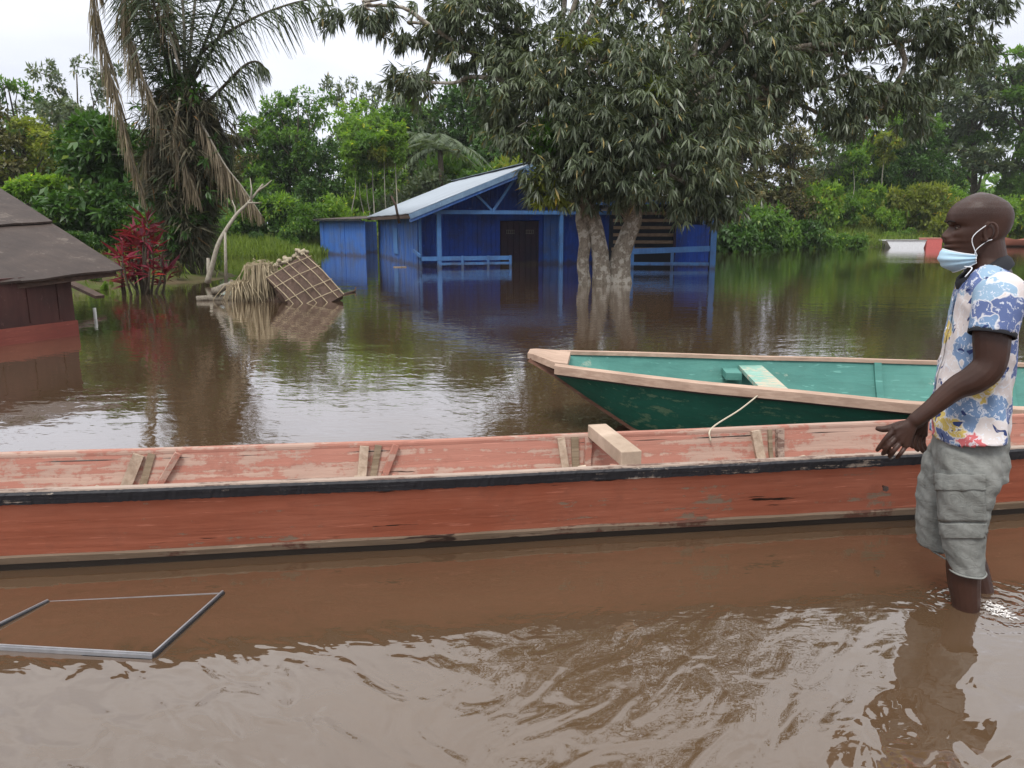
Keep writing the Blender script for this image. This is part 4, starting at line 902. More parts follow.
def plant_one(kind, px, Y, top, mat, look, wide=1.0, bark=None, zone=None):
    """stand a tree of this kind on the ground so that its top reaches height row `top`"""
    global cnt
    cnt += 1; v = PROTO[kind]; crown, trunk, h = v[cnt % len(v)]; p = at(px, top, Y); g_ = zl(p.x, Y); s = max(.3, (p.z - g_)) / h
    nm = KIND_NAME[kind]; o = thing(nm, (p.x, Y, g_), random.uniform(0, 6.28)); o.scale = (s * wide, s * wide, s)
    for part, me in (('crown', crown), ('trunk', trunk)):
        c = bpy.data.objects.new(part if kind not in ('shrub', 'creeper') else {'crown': 'leaves', 'trunk': 'stems'}[part], me); COL.objects.link(c); c.parent = o
        if part == 'crown': c.material_slots[0].link = 'OBJECT'; c.material_slots[0].material = mat
        elif bark: c.material_slots[0].link = 'OBJECT'; c.material_slots[0].material = bark
    placed.append((o, px, look, zone, nm)); return o
random.seed(77)
# --- left bank
ZL = 'behind the hut and palm'
for a in (('glossy', 92, 24, 112, L_DARK, 'dark glossy leaved', 1.0), ('glossy', 40, 24.5, 176, L_BRIGHT, 'bright green leaved', 1.25), ('glossy', 125, 22.5, 205, L_DARK, 'low dark glossy leaved', 1.2), ('shrub', 20, 22, 205, L_BRIGHT, 'bright green', 1.0), ('shrub', 80, 20, 232, L_DARK, 'dark leafy', 1.0), ('shrub', 150, 22, 215, L_MID, 'mid green', .8),
          ('round', 22, 34, 120, L_YEL, 'yellow green', 1.1), ('round', -30, 33, 100, L_OLIVE, 'olive green', 1.1), ('airy', 78, 52, 62, L_GREY, 'tall thin crowned grey green', .75), ('airy', 12, 40, 76, L_MID, 'airy mid green', .9), ('airy', 48, 44, 100, L_GREY, 'airy grey green', 1.0), ('column', 150, 30, 140, L_OLIVE, 'olive green', .9), ('round', 115, 36, 120, L_OLIVE, 'olive brown', .9),
          ('shrub', 195, 24, 225, L_MID, 'mid green', .6), ('creeper', 170, 21.5, 248, L_OLIVE, 'olive brown', .5), ('shrub', 215, 26, 240, L_DARK, 'dark leafy', .5), ('creeper', 95, 17.6, 268, L_MID, 'low mid green', .5), ('shrub', 176, 18.6, 262, L_OLIVE, 'small olive', .5), ('shrub', 105, 16.4, 284, L_BRIGHT, 'small bright green', .4)):
    plant_one(*a, zone=ZL)
# --- behind the grass bank, between palm and house
ZG = 'behind the grass bank'
for a in (('round', 285, 46, 100, L_DARK, 'tall dark green', .95), ('airy', 300, 44, 92, L_MID, 'tall airy', .8), ('round', 248, 44, 118, L_MID, 'mid green', .9), ('round', 318, 43, 140, L_DARK, 'dark green', .9), ('airy', 225, 42, 130, L_OLIVE, 'olive', .9), ('shrub', 240, 38, 205, L_MID, 'mid green', .9), ('shrub', 272, 39, 195, L_DARK, 'dark leafy', .9),
          ('shrub', 305, 38, 205, L_MID, 'mid green', .8), ('shrub', 330, 39, 196, L_BRIGHT, 'bright green', .8), ('shrub', 218, 37, 222, L_BRIGHT, 'low bright green', .7), ('creeper', 288, 37, 226, L_MID, 'low mid green', .6), ('creeper', 255, 36.5, 232, L_DARK, 'low dark', .5)):
    plant_one(*a, zone=ZG)
# --- behind the blue house
ZH = 'behind the blue house'
for a in (('round', 362, 52, 104, L_BRIGHT, 'bright green', 1.0), ('round', 400, 55, 100, L_MID, 'mid green', .95), ('round', 425, 54, 112, L_GREY, 'grey green', .8), ('airy', 355, 56, 80, L_GREY, 'tall thin crowned', .7), ('round', 470, 54, 84, L_DARK, 'tall dark green', .9), ('round', 500, 52, 92, L_DARK, 'dark green', .9),
          ('tall', 350, 41.5, 142, L_BRIGHT, 'pale stemmed', .9), ('tall', 373, 42, 132, L_MID, 'pale stemmed', .9), ('tall', 393, 41.7, 122, L_BRIGHT, 'pale stemmed', .9), ('tall', 383, 42, 146, L_YEL, 'pale stemmed yellowish', .9), ('tall', 362, 41.8, 155, L_MID, 'pale stemmed', .8), ('tall', 368, 42.3, 150, L_BRIGHT, 'pale stemmed', .8),
          ('shrub', 350, 46, 192, L_BRIGHT, 'bright green', .8), ('shrub', 385, 47, 192, L_MID, 'mid green', .8), ('shrub', 425, 46, 172, L_GREY, 'grey green', .8), ('shrub', 460, 47, 158, L_MID, 'mid green', .8), ('shrub', 505, 47, 160, L_YEL, 'yellow green', .8), ('round', 545, 50, 120, L_MID, 'mid green', 1), ('round', 600, 52, 110, L_DARK, 'dark green', 1), ('round', 660, 52, 105, L_MID, 'mid green', 1), ('shrub', 560, 45, 185, L_MID, 'mid green', 1), ('shrub', 620, 45, 180, L_DARK, 'dark', 1), ('shrub', 680, 46, 190, L_MID, 'mid green', 1)):
    plant_one(*a, zone=ZH)
# --- right bank
ZR = 'on the far bank right of the porch'
for a in (('column', 735, 49, 120, L_OLIVE, 'narrow olive brown', 1.2), ('column', 765, 50, 95, L_OLIVE, 'narrow olive brown', 1.1), ('round', 715, 54, 110, L_MID, 'mid green', .9), ('column', 800, 50, 128, L_OLIVE, 'narrow olive', 1.1), ('round', 835, 58, 118, L_MID, 'mid green', .9), ('airy', 865, 56, 108, L_BRIGHT, 'airy bright green', .8), ('airy', 820, 54, 140, L_GREY, 'airy grey green', .8),
          ('layered', 905, 60, 88, L_MID, 'flat layered', 1.0), ('round', 915, 58, 122, L_DARK, 'dark green', 1.0), ('round', 880, 57, 138, L_DARK, 'dark green', .9), ('layered', 985, 66, 62, L_GREY, 'tall flat layered', 1.15), ('layered', 1035, 64, 52, L_MID, 'tall flat layered dark', 1.1), ('layered', 948, 68, 78, L_GREY, 'flat layered grey green', .9), ('round', 955, 62, 165, L_DARK, 'low dark green', .9), ('round', 1010, 62, 172, L_MID, 'low mid green', .8), ('column', 1060, 60, 110, L_MID, 'narrow mid green', 1),
          ('tall', 852, 53, 150, L_MID, 'pale stemmed', .9), ('tall', 890, 54, 132, L_YEL, 'pale stemmed yellowish', .9), ('tall', 780, 52, 150, L_MID, 'pale stemmed', .9)):
    plant_one(*a, zone=ZR)
ZS = 'along the far right bank'
for i, px in enumerate(list(range(712, 1080, 17))):
    top = 196 + 10 * math.sin(i * 1.9) + random.uniform(-6, 6) + (8 if px > 960 else 0); mt, lk = [(L_BRIGHT, 'bright green'), (L_YEL, 'yellow green'), (L_MID, 'mid green')][[2, 0, 1, 0, 1, 1, 0, 2, 1, 0][i % 10]]
    plant_one('shrub', px, 51 + random.uniform(0, 4), top, mt, lk, .75, zone=ZS)
ZC = 'spilling into the water right of the porch'
for i, (px, top, Y) in enumerate(((728, 215, 40.5), (752, 208, 43.5), (775, 218, 44), (800, 222, 44.8), (824, 232, 44.8), (846, 234, 45), (762, 232, 41.5), (735, 205, 46))):
    plant_one('creeper', px, Y, top, L_MID if i % 3 else L_DARK, 'leafy green', .75 if top < 225 else .9, zone=ZC)
for i, px in enumerate(range(868, 1090, 19)):
    plant_one('creeper', px, 49.2 + random.uniform(0, .8) + (px - 868) * .03, 232 + random.uniform(-3, 3), [L_YEL, L_BRIGHT, L_MID][i % 3], ['yellow green', 'bright green', 'mid green'][i % 3], 1.0, zone='low along the far right waterline')
# outside the frame, only what reflections and side steps show
for a in (('round', -120, 34, 60, L_MID, 'mid green', 1), ('round', -220, 30, 40, L_DARK, 'dark green', 1), ('round', 1130, 58, 60, L_MID, 'mid green', 1), ('layered', 1200, 62, 50, L_DARK, 'dark layered', 1), ('shrub', 1110, 52, 190, L_MID, 'mid green', 1), ('shrub', 1160, 52, 180, L_BRIGHT, 'bright green', 1), ('shrub', -60, 26, 190, L_MID, 'mid green', 1), ('shrub', -160, 26, 180, L_DARK, 'dark', 1)):
    plant_one(*a, zone='beyond the frame edge')
# labels that single each out: look + place counted from the left among its neighbours
ORD = ['first', 'second', 'third', 'fourth', 'fifth', 'sixth', 'seventh', 'eighth', 'ninth', 'tenth', 'eleventh', 'twelfth', 'thirteenth', 'fourteenth', 'fifteenth', 'sixteenth', 'seventeenth', 'eighteenth', 'nineteenth', 'twentieth']
byz = {}
for rec in placed: byz.setdefault((rec[3], rec[4], rec[2]), []).append(rec)
for (zone, nm, look), recs in byz.items():
    recs.sort(key=lambda r: r[1]); word = {'dense_tree': 'tree', 'airy_tree': 'tree', 'flat_topped_tree': 'tree', 'narrow_tree': 'tree', 'slender_tree': 'slender tree', 'broadleaf_tree': 'broadleaf tree', 'shrub': 'shrub', 'creeper_mound': 'leaf mound'}[nm]
    form = {'dense_tree': 'dense ', 'airy_tree': 'thin ', 'narrow_tree': '', 'flat_topped_tree': ''}.get(nm, '')
    z = zone if zone.startswith(('behind', 'on', 'in', 'low', 'beyond')) else zone
    for i, r_ in enumerate(recs):
        lk = look.replace('airy ', '') if form == 'thin ' else look
        lab = f'{lk} {form}{word} {z}' + (f', {ORD[i]} from the left' if len(recs) > 1 else '')
        tag(r_[0], lab, {'shrub': 'shrub', 'creeper_mound': 'undergrowth'}.get(nm, 'tree'), {'shrub': 'shrubs ', 'creeper_mound': 'leafy mounds '}.get(nm, 'trees ') + zone)
# far palm crown behind the house
rng = np.random.default_rng(19)
pc = at(440, 150, 46); o = thing('small_palm', (pc.x, 46, 0), 0, 'small dull green palm among the trees behind the house roof', 'palm')
m = MB(); m.tube([(0, 0, -.2), (.1, 0, pc.z * .5), (0, 0, pc.z)], [.22, .18, .16], 8); m.build('trunk', B_DARK, o, smooth=True)
Qs, Ts = [], []
for i in range(13):
    a = i * 2.4; up = rng.uniform(.2, 1.2); pts = np.array([[math.cos(a) * r, math.sin(a) * r, pc.z + up * r - .32 * r * r] for r in np.linspace(0, 3.0, 40)])
    for s in (-1, 1):
        D = np.gradient(pts, axis=0); sd = nrm(np.cross(D, [0, 0, 1.0])); d = nrm(nrm(D) * .5 + sd * s * .8 + np.array([0, 0, -.35])); Qs.append(leaf_quads(pts, d, .75 * np.sin(np.linspace(.3, 3.0, 40)) + .1, .07, rng)); Ts.append(np.tile(rng.uniform(0, 1, (40, 1)), (1, 3)) * .9)
link_mesh('fronds', quads_mesh('small_palm_fronds', np.concatenate(Qs), np.concatenate(Ts)), L_GREY, o)
# distant wood, one mass that closes the view low down
rng = np.random.default_rng(23); lb = []
for X in np.arange(-150, 230, 5.0):
    Y = 84 + rng.uniform(-6, 10); h = rng.uniform(4.5, 7.2); lb.append((X, Y, h * .5, 4.2, 3, h * .5, 16, 18))
P, A, T, K = lobes_points(lb, rng, 1, .5); P[:, 2] = np.abs(P[:, 2]); Q, Tt = rosettes(P, A, 5, 1.0, .5, rng, 1, .3, T)
o = link_mesh('distant_wood', quads_mesh('distant_wood', Q, Tt), L_MID); tag(o, 'far green wood that closes the view behind the nearer trees', 'wood', kind='stuff')
# grass bank and reeds
def grass(name, poly, n, h, mat, lab, seed, w_=.03):
    rng = np.random.default_rng(seed); xs_ = [p[0] for p in poly]; ys_ = [p[1] for p in poly]; P = []
    while len(P) < n:
        x = rng.uniform(min(xs_), max(xs_), 4000); y = rng.uniform(min(ys_), max(ys_), 4000); ins = np.zeros(4000, bool)
        for (ax_, ay), (bx_, by) in zip(poly, poly[1:] + poly[:1]):
            c = ((ay > y) != (by > y)) & (x < (bx_ - ax_) * (y - ay) / (by - ay + 1e-9) + ax_); ins ^= c
        P += list(zip(x[ins], y[ins]))
    P = np.array(P[:n]); z = land_z(P[:, 0], P[:, 1]); B = np.stack([P[:, 0], P[:, 1], np.maximum(z, -.1)], 1)
    d = nrm(rng.normal(0, .35, (n, 3)) + np.array([0, 0, 1.0])); Q = leaf_quads(B, d, h * rng.uniform(.5, 1.3, n), w_, rng, 1.0); t0 = rng.uniform(0, .92, n)
    tag(link_mesh(name, quads_mesh(name, Q, np.stack([t0, t0, t0], 1)), mat), lab, 'grass', kind='stuff')
grass('grass', [(-13.6, 31.5), (-8.6, 34.0), (-8.5, 41), (-16, 41), (-20, 33)], 14000, .45, L_GRASS, 'bright green grass on the bank left of the blue shed', 1, .05)
grass('bank_grass', [(-60, 13), (-14, 13), (-8.6, 17), (-7.3, 19.5), (-9, 25), (-16, 32), (-30, 36), (-60, 36)], 16000, .35, L_GRASS, 'rough grass and weeds under the palm and bushes on the left', 2, .03)
grass('reeds', [(12, 46.3), (22, 46.8), (38, 53.5), (60, 55), (60, 60), (38, 60), (12, 50)], 16000, .8, L_GRASS, 'green reeds along the far waterline right of the porch', 3, .06)
# ============================================================ the man
random.seed(4)
OX, OY = 1.625, 2.66; MROT = R(-20)
man = thing('person', (OX, OY, 0), MROT, 'bald man in flowered shirt and grey cargo shorts, wading, face mask under his chin', 'person')
_ri = Matrix.Rotation(-MROT, 3, 'Z')
def mp(px, row, y=0.0):
    """point on the man's own side plane y, in his coordinates (he faces -x)"""
    Y = OY + y
    for _ in range(6):
        p = at(px, row, Y); l = _ri @ (p - Vector((OX, OY, 0))); Y += (y - l.y) / math.cos(MROT)
    return l
def ring(c, a, b, n=28, ex=2.2, ax=(1, 0, 0), ay=(0, 1, 0), ph=0):
    out = []; c = Vector(c); ax = Vector(ax); ay = Vector(ay)
    for i in range(n):
        t_ = 2 * math.pi * i / n; cc, ss = math.cos(t_), math.sin(t_)
        out.append(c + ax * (a * math.copysign(abs(cc) ** (2 / ex), cc)) + ay * (b * math.copysign(abs(ss) ** (2 / ex), ss)))
    return out
def loft(m, rings, mi=0):
    n = len(rings[0]); b = len(m.v)
    for r_ in rings: m.v += [tuple(v) for v in r_]
    for i in range(len(rings) - 1):
        for k_ in range(n):
            k2 = (k_ + 1) % n; m.f.append((b + i * n + k_, b + i * n + k2, b + (i + 1) * n + k2, b + (i + 1) * n + k_)); m.m.append(mi)
    m.f.append(tuple(b + q for q in reversed(range(n)))); m.m.append(mi); e_ = b + (len(rings) - 1) * n; m.f.append(tuple(e_ + q for q in range(n))); m.m.append(mi)
def remeshed(m, voxel, smooth=3, fac=.5):
    me = m.mesh('tmp'); o = bpy.data.objects.new('tmp', me); COL.objects.link(o)
    bm = bmesh.new(); bm.from_mesh(me); bmesh.ops.recalc_face_normals(bm, faces=bm.faces); bm.to_mesh(me); bm.free()
    r_ = o.modifiers.new('r', 'REMESH'); r_.mode = 'VOXEL'; r_.voxel_size = voxel; r_.use_smooth_shade = True
    if smooth: s_ = o.modifiers.new('s', 'SMOOTH'); s_.factor = fac; s_.iterations = smooth
    dg = bpy.context.evaluated_depsgraph_get(); out = bpy.data.meshes.new_from_object(o.evaluated_get(dg)); bpy.data.objects.remove(o); bpy.data.meshes.remove(me)
    return out
def displace(me, fn):
    n = len(me.vertices); co = np.empty(n * 3, np.float32); me.vertices.foreach_get('co', co); co = co.reshape(-1, 3); no = np.array([tuple(v.normal) for v in me.vertices]); d = np.array([fn(Vector(c), Vector(q)) for c, q in zip(co, no)])
    me.vertices.foreach_set('co', (co + no * d[:, None]).reshape(-1).astype(np.float32)); me.update()
def cut(me, test):
    """open the mesh where test(face centre, normal) is true"""
    bm = bmesh.new(); bm.from_mesh(me); kill = [f for f in bm.faces if test(f.calc_center_median(), f.normal)]; bmesh.ops.delete(bm, geom=kill, context='FACES'); bm.to_mesh(me); bm.free()
k = NT('dark_skin'); g = k.noise(k.mapping(), 9, 4); pn = k.noise(k.mapping(), 160, 2)
colr = k.mix(k.ramp(g, [(.35, 0), (.65, 1)]), (.034, .014, .009), (.056, .025, .017))
szs = k.n('ShaderNodeSeparateXYZ'); k.l(k.tc.outputs['Object'], szs.inputs[0]); stub = k.math('MULTIPLY', k.ramp(k.math('SUBTRACT', szs.outputs[2], 1.36), [(0, 0), (.05, 1)]), k.ramp(k.noise(k.mapping(), 420, 2), [(.45, 0), (.6, 1)]))
colr = k.mix(k.math('MULTIPLY', stub, .55), colr, (.075, .065, .065))
M_SKIN = k.set(colr, k.ramp(k.noise(k.mapping(), 26, 4), [(.3, .34), (.7, .58)]), k.bump(k.noise(k.mapping(), 55, 5, .7), .25, .002, k.bump(pn, .2, .002)), .32); k.b.inputs['Subsurface Weight'].default_value = .06; k.b.inputs['Subsurface Radius'].default_value = (.01, .004, .002)
# ---- head in its own frame: f forward, s side, u up (chin = 0)
HZ = mp(958, 262).z - .004; HTOP = mp(985, 192).z; HH = HTOP - HZ; TURN = R(8); hc = mp(985, 232); hcx = hc.x - .026
def H(f, s, u):
    c, s_ = math.cos(TURN), math.sin(TURN); x = -f * c + s * s_ * -1 * -1; y = -f * s_ - s * c   # s>0 is towards the camera
    x = -f * c + s * s_; return Vector((hcx + x, y, HZ + u * HH / .232))
ZK = [0, .008, .02, .034, .046, .056, .066, .074, .084, .094, .108, .120, .132, .146, .162, .180, .198, .214, .225, .232]
FF = [.052, .078, .088, .090, .083, .092, .089, .095, .089, .088, .086, .083, .091, .096, .094, .086, .070, .047, .026, .004]
BB = [.015, .018, .026, .040, .052, .062, .070, .076, .084, .091, .099, .104, .107, .108, .106, .099, .085, .060, .035, .005]
WW = [.026, .040, .051, .057, .060, .062, .064, .066, .068, .070, .071, .071, .072, .0735, .0745, .073, .065, .047, .028, .004]
def face(f, s, u):
    g = lambda x, c, w_: math.exp(-((x - c) / w_) ** 2)
    n_ = 0
    nose = interp(u, [.070, .078, .086, .094, .104, .116, .126], [0, .010, .019, .019, .013, .006, .001]); n_ += nose * math.exp(-(abs(s) / interp(u, [.08, .09, .11, .13], [.019, .017, .011, .009])) ** 2.6)
    n_ += .009 * g(abs(s), .018, .007) * g(u, .086, .008) - .006 * g(abs(s), .010, .004) * g(u, .0775, .003)
    n_ += .010 * g(u, .0685, .0052) * g(s, 0, .026) + .010 * g(u, .0545, .006) * g(s, 0, .024) - .007 * g(u, .0615, .0028) * g(s, 0, .028)
    n_ -= .013 * g(abs(s), .031, .014) * g(u, .118, .010)
    n_ += .005 * g(abs(s), .030, .020) * g(u, .135, .007)
    n_ += .005 * g(abs(s), .046, .014) * g(u, .098, .012)
    n_ -= .004 * g(abs(s), .05, .012) * g(u, .06, .015)
    return n_
def head_rings(grow=0.0, us=None):
    rings = []
    for u in (us or list(np.linspace(0, .232, 60))):
        lf, lb, ww = (interp(u, ZK, A_) + grow for A_ in (FF, BB, WW)); r_ = []
        for i in range(72):
            t_ = 2 * math.pi * i / 72; cc, ss = math.cos(t_), math.sin(t_); e1 = 2 / 2.25
            f = (lf if cc > 0 else lb) * math.copysign(abs(cc) ** e1, cc); s = ww * math.copysign(abs(ss) ** e1, ss)
            if cc > 0: f += face(f, s, u) * min(1, cc * 2.5)
            r_.append(H(f, s, u))
        rings.append(r_)
    return rings
m = MB(); loft(m, head_rings())
# ears
for sg in (1, -1):
    for i in range(15):
        a = R(20 + i * 21); pass
    pts = []
    for i in range(13):
        a = R(-65 + i * 25); pts.append(H(-.012 + .017 * math.cos(a) * (1.0) - .004, sg * (.073 + .010 * (1 if abs(math.cos(a)) > .2 else 1) + .006 * -math.cos(a)), .103 + .030 * math.sin(a)))
    m.tube(pts, [.0048] * len(pts), 8)
    loft(m, [ring(H(-.014, sg * (.066 + q * .006), .103), .017 * (1 - .15 * q), .028 * (1 - .15 * q), 14, 2, ax=H(1, 0, 0) - H(0, 0, 0), ay=(0, 0, 1)) for q in range(3)])
    m.tube([H(-.004, sg * .070, .078), H(-.003, sg * .078, .073)], [.008, .006], 8)
# neck
n0, n1 = H(-.028, 0, .075), mp(990, 275); loft(m, [ring(n0 + Vector((0, 0, .03)), .058, .058, ex=2), ring(n0, .060, .060, ex=2), ring(n0.lerp(n1, .5), .061, .063, ex=2), ring(n1, .068, .080, ex=2), ring(n1 + Vector((.005, 0, -.06)), .085, .13, ex=2.2)])
# trunk under the clothes
def zx(pf, pb_, row): a, b = mp(pf, row), mp(pb_, row); return (a.x + b.x) / 2, (b.x - a.x) / 2, a.z
def trunk_rings(rows, shrink, wys):
    out = []
    for (pf, pb_, row), wy in zip(rows, wys): cx_, hx_, z_ = zx(pf, pb_, row); cx_ -= .010; hx_ -= .014; out.append(ring((cx_, 0, z_), hx_ - shrink, wy - shrink, ex=2.4))
    return out
TR = [(972, 1006, 264), (964, 1014, 272), (959, 1019, 283), (955, 1022, 300), (949, 1022, 325), (943, 1020, 350), (938, 1018, 375), (935, 1016, 400), (933, 1015, 420), (931, 1014, 440)]
TW = [.080, .130, .170, .186, .178, .168, .165, .168, .172, .176]
loft(m, trunk_rings(TR, .022, [max(.05, w_ - .004 - (.03 if r_[2] >= 400 else 0)) for w_, r_ in zip(TW, TR)]) + [ring(mp(975, 470), .09, .13)])
def limb_tube(pts, rad, n=16, sub=5):
    pp = smooth_path(pts, sub); m.tube(pp, [interp(i, np.linspace(0, len(pp) - 1, len(rad)), rad) for i in range(len(pp))], n)
# near (left) arm
yA = -.20
sh, el, wr = mp(997, 298, -.175), mp(988, 366, -.215), mp(917, 419, -.225)
limb_tube([mp(995, 288, -.13), sh, sh.lerp(el, .5) + Vector((-.002, -.006, 0)), el + Vector((.004, 0, .008)), mp(975, 379, -.22), el.lerp(wr, .45) + Vector((0, 0, .006)), el.lerp(wr, .8), wr, mp(911, 423, -.225)],
          [.040, .056, .060, .056, .050, .050, .046, .038, .030, .0265, .025, .020])
# far (right) arm
shr, elr, wrr = mp(990, 298, .175), mp(962, 375, .20), mp(924, 417, .19)
limb_tube([mp(992, 288, .13), shr, shr.lerp(elr, .5), elr, elr.lerp(wrr, .4), wrr], [.040, .055, .056, .048, .046, .036, .027])
def hand(P, wrist, knuckles, chains, thumb, rads):
    """palm as a web of tubes joined by the remesh, five separate finger chains"""
    for kn in knuckles: m.tube(smooth_path([wrist, wrist.lerp(kn, .5), kn], 3), [.020, .019, .018, .0165, .0155, .0145, .0135], 12)
    for a, b in zip(knuckles[:-1], knuckles[1:]):
        mid_ = (a + b) / 2; m.tube([wrist.lerp(mid_, .3), mid_], [.019, .0125], 10)
    for ch, r_ in zip(chains, rads):
        pp = smooth_path(ch, 3); m.tube(pp, [interp(i, [0, len(pp) * .35, len(pp) * .7, len(pp) - 1], [r_ * 1.12, r_ * 1.02, r_ * .98, r_ * .70]) for i in range(len(pp))], 12)
    pp = smooth_path(thumb, 4); m.tube(pp, [interp(i, [0, len(pp) * .35, len(pp) * .75, len(pp) - 1], [.019, .0135, .0105, .0065]) for i in range(len(pp))], 12)
W0 = mp(912, 423, -.225)
kn = [mp(894, 430, -.232), mp(896.5, 437, -.236), mp(900.5, 442.5, -.236), mp(905.5, 446.5, -.232)]
ch = [[kn[0], mp(886.5, 438, -.240), mp(881, 445.5, -.232), mp(876.5, 451, -.222)],
      [kn[1], mp(889, 445.5, -.250), mp(885, 451.5, -.232), mp(882.5, 454, -.208)],
      [kn[2], mp(894, 450.5, -.252), mp(890.5, 455.5, -.228), mp(889.5, 456, -.203)],
      [kn[3], mp(900.5, 453.5, -.245), mp(897.5, 457, -.224), mp(897.5, 457, -.203)]]
hand(None, W0, kn, ch, [mp(909, 425, -.21), mp(899, 425.5, -.212), mp(890, 428, -.216), mp(882, 429.2, -.216), mp(875.5, 428, -.212)], [.0088, .0090, .0084, .0072])
W1 = mp(923, 418, .19); kn = [mp(914, 430, .175), mp(917, 433, .185), mp(920.5, 435, .195), mp(924, 436, .205)]
ch = [[q, q + Vector((-.010 + .004 * i, -.008, -.030)), q + Vector((-.008 + .008 * i, -.010, -.055)), q + Vector((.004 + .008 * i, -.008, -.070))] for i, q in enumerate(kn)]
hand(None, W1, kn, ch, [mp(920, 422, .17), mp(913, 428, .155), mp(910, 436, .15)], [.0085, .0088, .0082, .0070])
# legs
near_leg = [mp(975, 450, -.08), mp(970, 500, -.095), mp(966, 545, -.10), mp(964, 565, -.10), mp(964, 583, -.10), mp(966, 603, -.10)]
ank = near_leg[-1] + Vector((.004, 0, -.17)); limb_tube(near_leg + [near_leg[-1] + Vector((.003, 0, -.08)), ank, ank + Vector((.0, 0, -.05))], [.072, .068, .060, .058, .053, .046, .040, .034, .036])
def foot(a):
    loft(m, [ring(a + Vector((.045, 0, -.055)), .008, .022, 16, ax=(0, 0, 1)), ring(a + Vector((.035, 0, -.045)), .034, .031, 16, ax=(0, 0, 1)), ring(a + Vector((-.03, 0, -.04)), .040, .036, 16, ax=(0, 0, 1)), ring(a + Vector((-.10, 0, -.055)), .026, .044, 16, ax=(0, 0, 1)), ring(a + Vector((-.165, 0, -.064)), .016, .044, 16, ax=(0, 0, 1)), ring(a + Vector((-.195, 0, -.068)), .008, .03, 16, ax=(0, 0, 1))])
foot(ank)
kn_f = mp(950, 528, .10); ank2 = Vector((near_leg[-1].x + .14, .08, -.12))
limb_tube([mp(970, 450, .08), mp(953, 495, .10), kn_f, kn_f.lerp(ank2, .35) + Vector((.015, 0, 0)), kn_f.lerp(ank2, .7), ank2], [.070, .066, .058, .054, .046, .035]); foot(ank2 + Vector((.01, 0, 0)))
body = link_mesh('body', remeshed(m, .0029, 2, .4), M_SKIN, man)
# eyes
M_EYE = plain('eye_white', (.10, .075, .06), .4, 0, .05, 5, 0); M_IRIS = plain('dark_iris', (.012, .008, .006), .15, 0, .05, 5, 0)
for sg in (1, -1):
    bm = bmesh.new(); bmesh.ops.create_uvsphere(bm, u_segments=20, v_segments=12, radius=.0105); me = bpy.data.meshes.new('eye'); bm.to_mesh(me); bm.free()
    for p_ in me.polygons: p_.use_smooth = True
    e_ = link_mesh('eye', me, M_EYE, man); e_.location = H(.0655, sg * .031, .1175)
    bm = bmesh.new(); bmesh.ops.create_uvsphere(bm, u_segments=16, v_segments=10, radius=.0052); me = bpy.data.meshes.new('iris'); bm.to_mesh(me); bm.free(); i_ = link_mesh('iris', me, M_IRIS, e_); i_.location = (H(.0065, 0, 0) - H(0, 0, 0))
    m2 = MB(); m2.tube(smooth_path([H(.0735, sg * .019, .1195), H(.0765, sg * .031, .1232), H(.0685, sg * .043, .1190)], 5), .0022, 6); m2.build('eyelid', M_SKIN, man, smooth=True)
    m2 = MB(); m2.tube(smooth_path([H(.0965, sg * .012, .1345), H(.094, sg * .027, .1395), H(.083, sg * .045, .1350)], 5), [.0022] * 10 + [.001], 6); m2.build('eyebrow', plain('black_brow_hair', (.008, .006, .005), .9), man, smooth=True)
# ---- surgical mask pulled under the mouth
k = NT('blue_mask_cloth'); mv = k.mapping((1, 1, 1)); wv = k.noise(k.mapping((1, 1, 160)), 1, 2); colr = k.mix(k.noise(mv, 30, 3), (.36, .55, .70), (.50, .68, .80)); M_MASK = k.set(colr, .85, k.bump(k.noise(k.mapping((4, 4, 90)), 1, 2), .6, .003), .2)
M_MWHITE = plain('white_mask_edge', (.78, .80, .84), .85, 0, .05)
m = MB(); rows = []; NV = 14; NU = 41
for i in range(NU):
    th = R(lerp(-84, 84, i / (NU - 1))); a = abs(th) / R(84)
    ut = lerp(.043, .040, a) + .004 * math.cos(th * 2); ub = lerp(-.030, .010, a ** 1.5); col_ = []
    for j in range(NV):
        v = j / (NV - 1); u = lerp(ut, ub, v); rf_ = interp(v, [0, .25, .5, .8, 1], [.098, .110, .109, .092, .058]) ; rs_ = interp(v, [0, .5, 1], [.069, .070, .060])
        pl = .0022 * math.sin(v * math.pi * 6)
        col_.append(H(rf_ * math.cos(th) ** .9 * (1) + pl * math.cos(th) if math.cos(th) > 0 else 0, (rs_ + pl) * math.sin(th), u - .006 * a))
    rows.append(col_)
m.grid(rows); mk = m.build('face_mask', M_MASK, man, smooth=True); md = mk.modifiers.new('t', 'SOLIDIFY'); md.thickness = .0025
m2 = MB(); m2.tube([r_[0] for r_ in rows], .0022, 6); m2.tube([r_[-1] for r_ in rows], .0016, 6); m2.tube(rows[0], .0018, 6); m2.tube(rows[-1], .0018, 6); m2.build('edge_binding', M_MWHITE, mk, smooth=True)
for sg, col_ in ((1, rows[-1]), (-1, rows[0])):
    m2 = MB(); m2.tube(smooth_path([col_[1], H(.035, sg * .074, .083), H(.002, sg * .078, .122), H(-.020, sg * .086, .132)], 5), .0014, 6)
    m2.tube(smooth_path([col_[-2], H(.018, sg * .066, .042), H(-.008, sg * .074, .072), H(-.022, sg * .084, .080)], 5), .0014, 6); m2.build('ear_loop', M_MWHITE, mk, smooth=True)
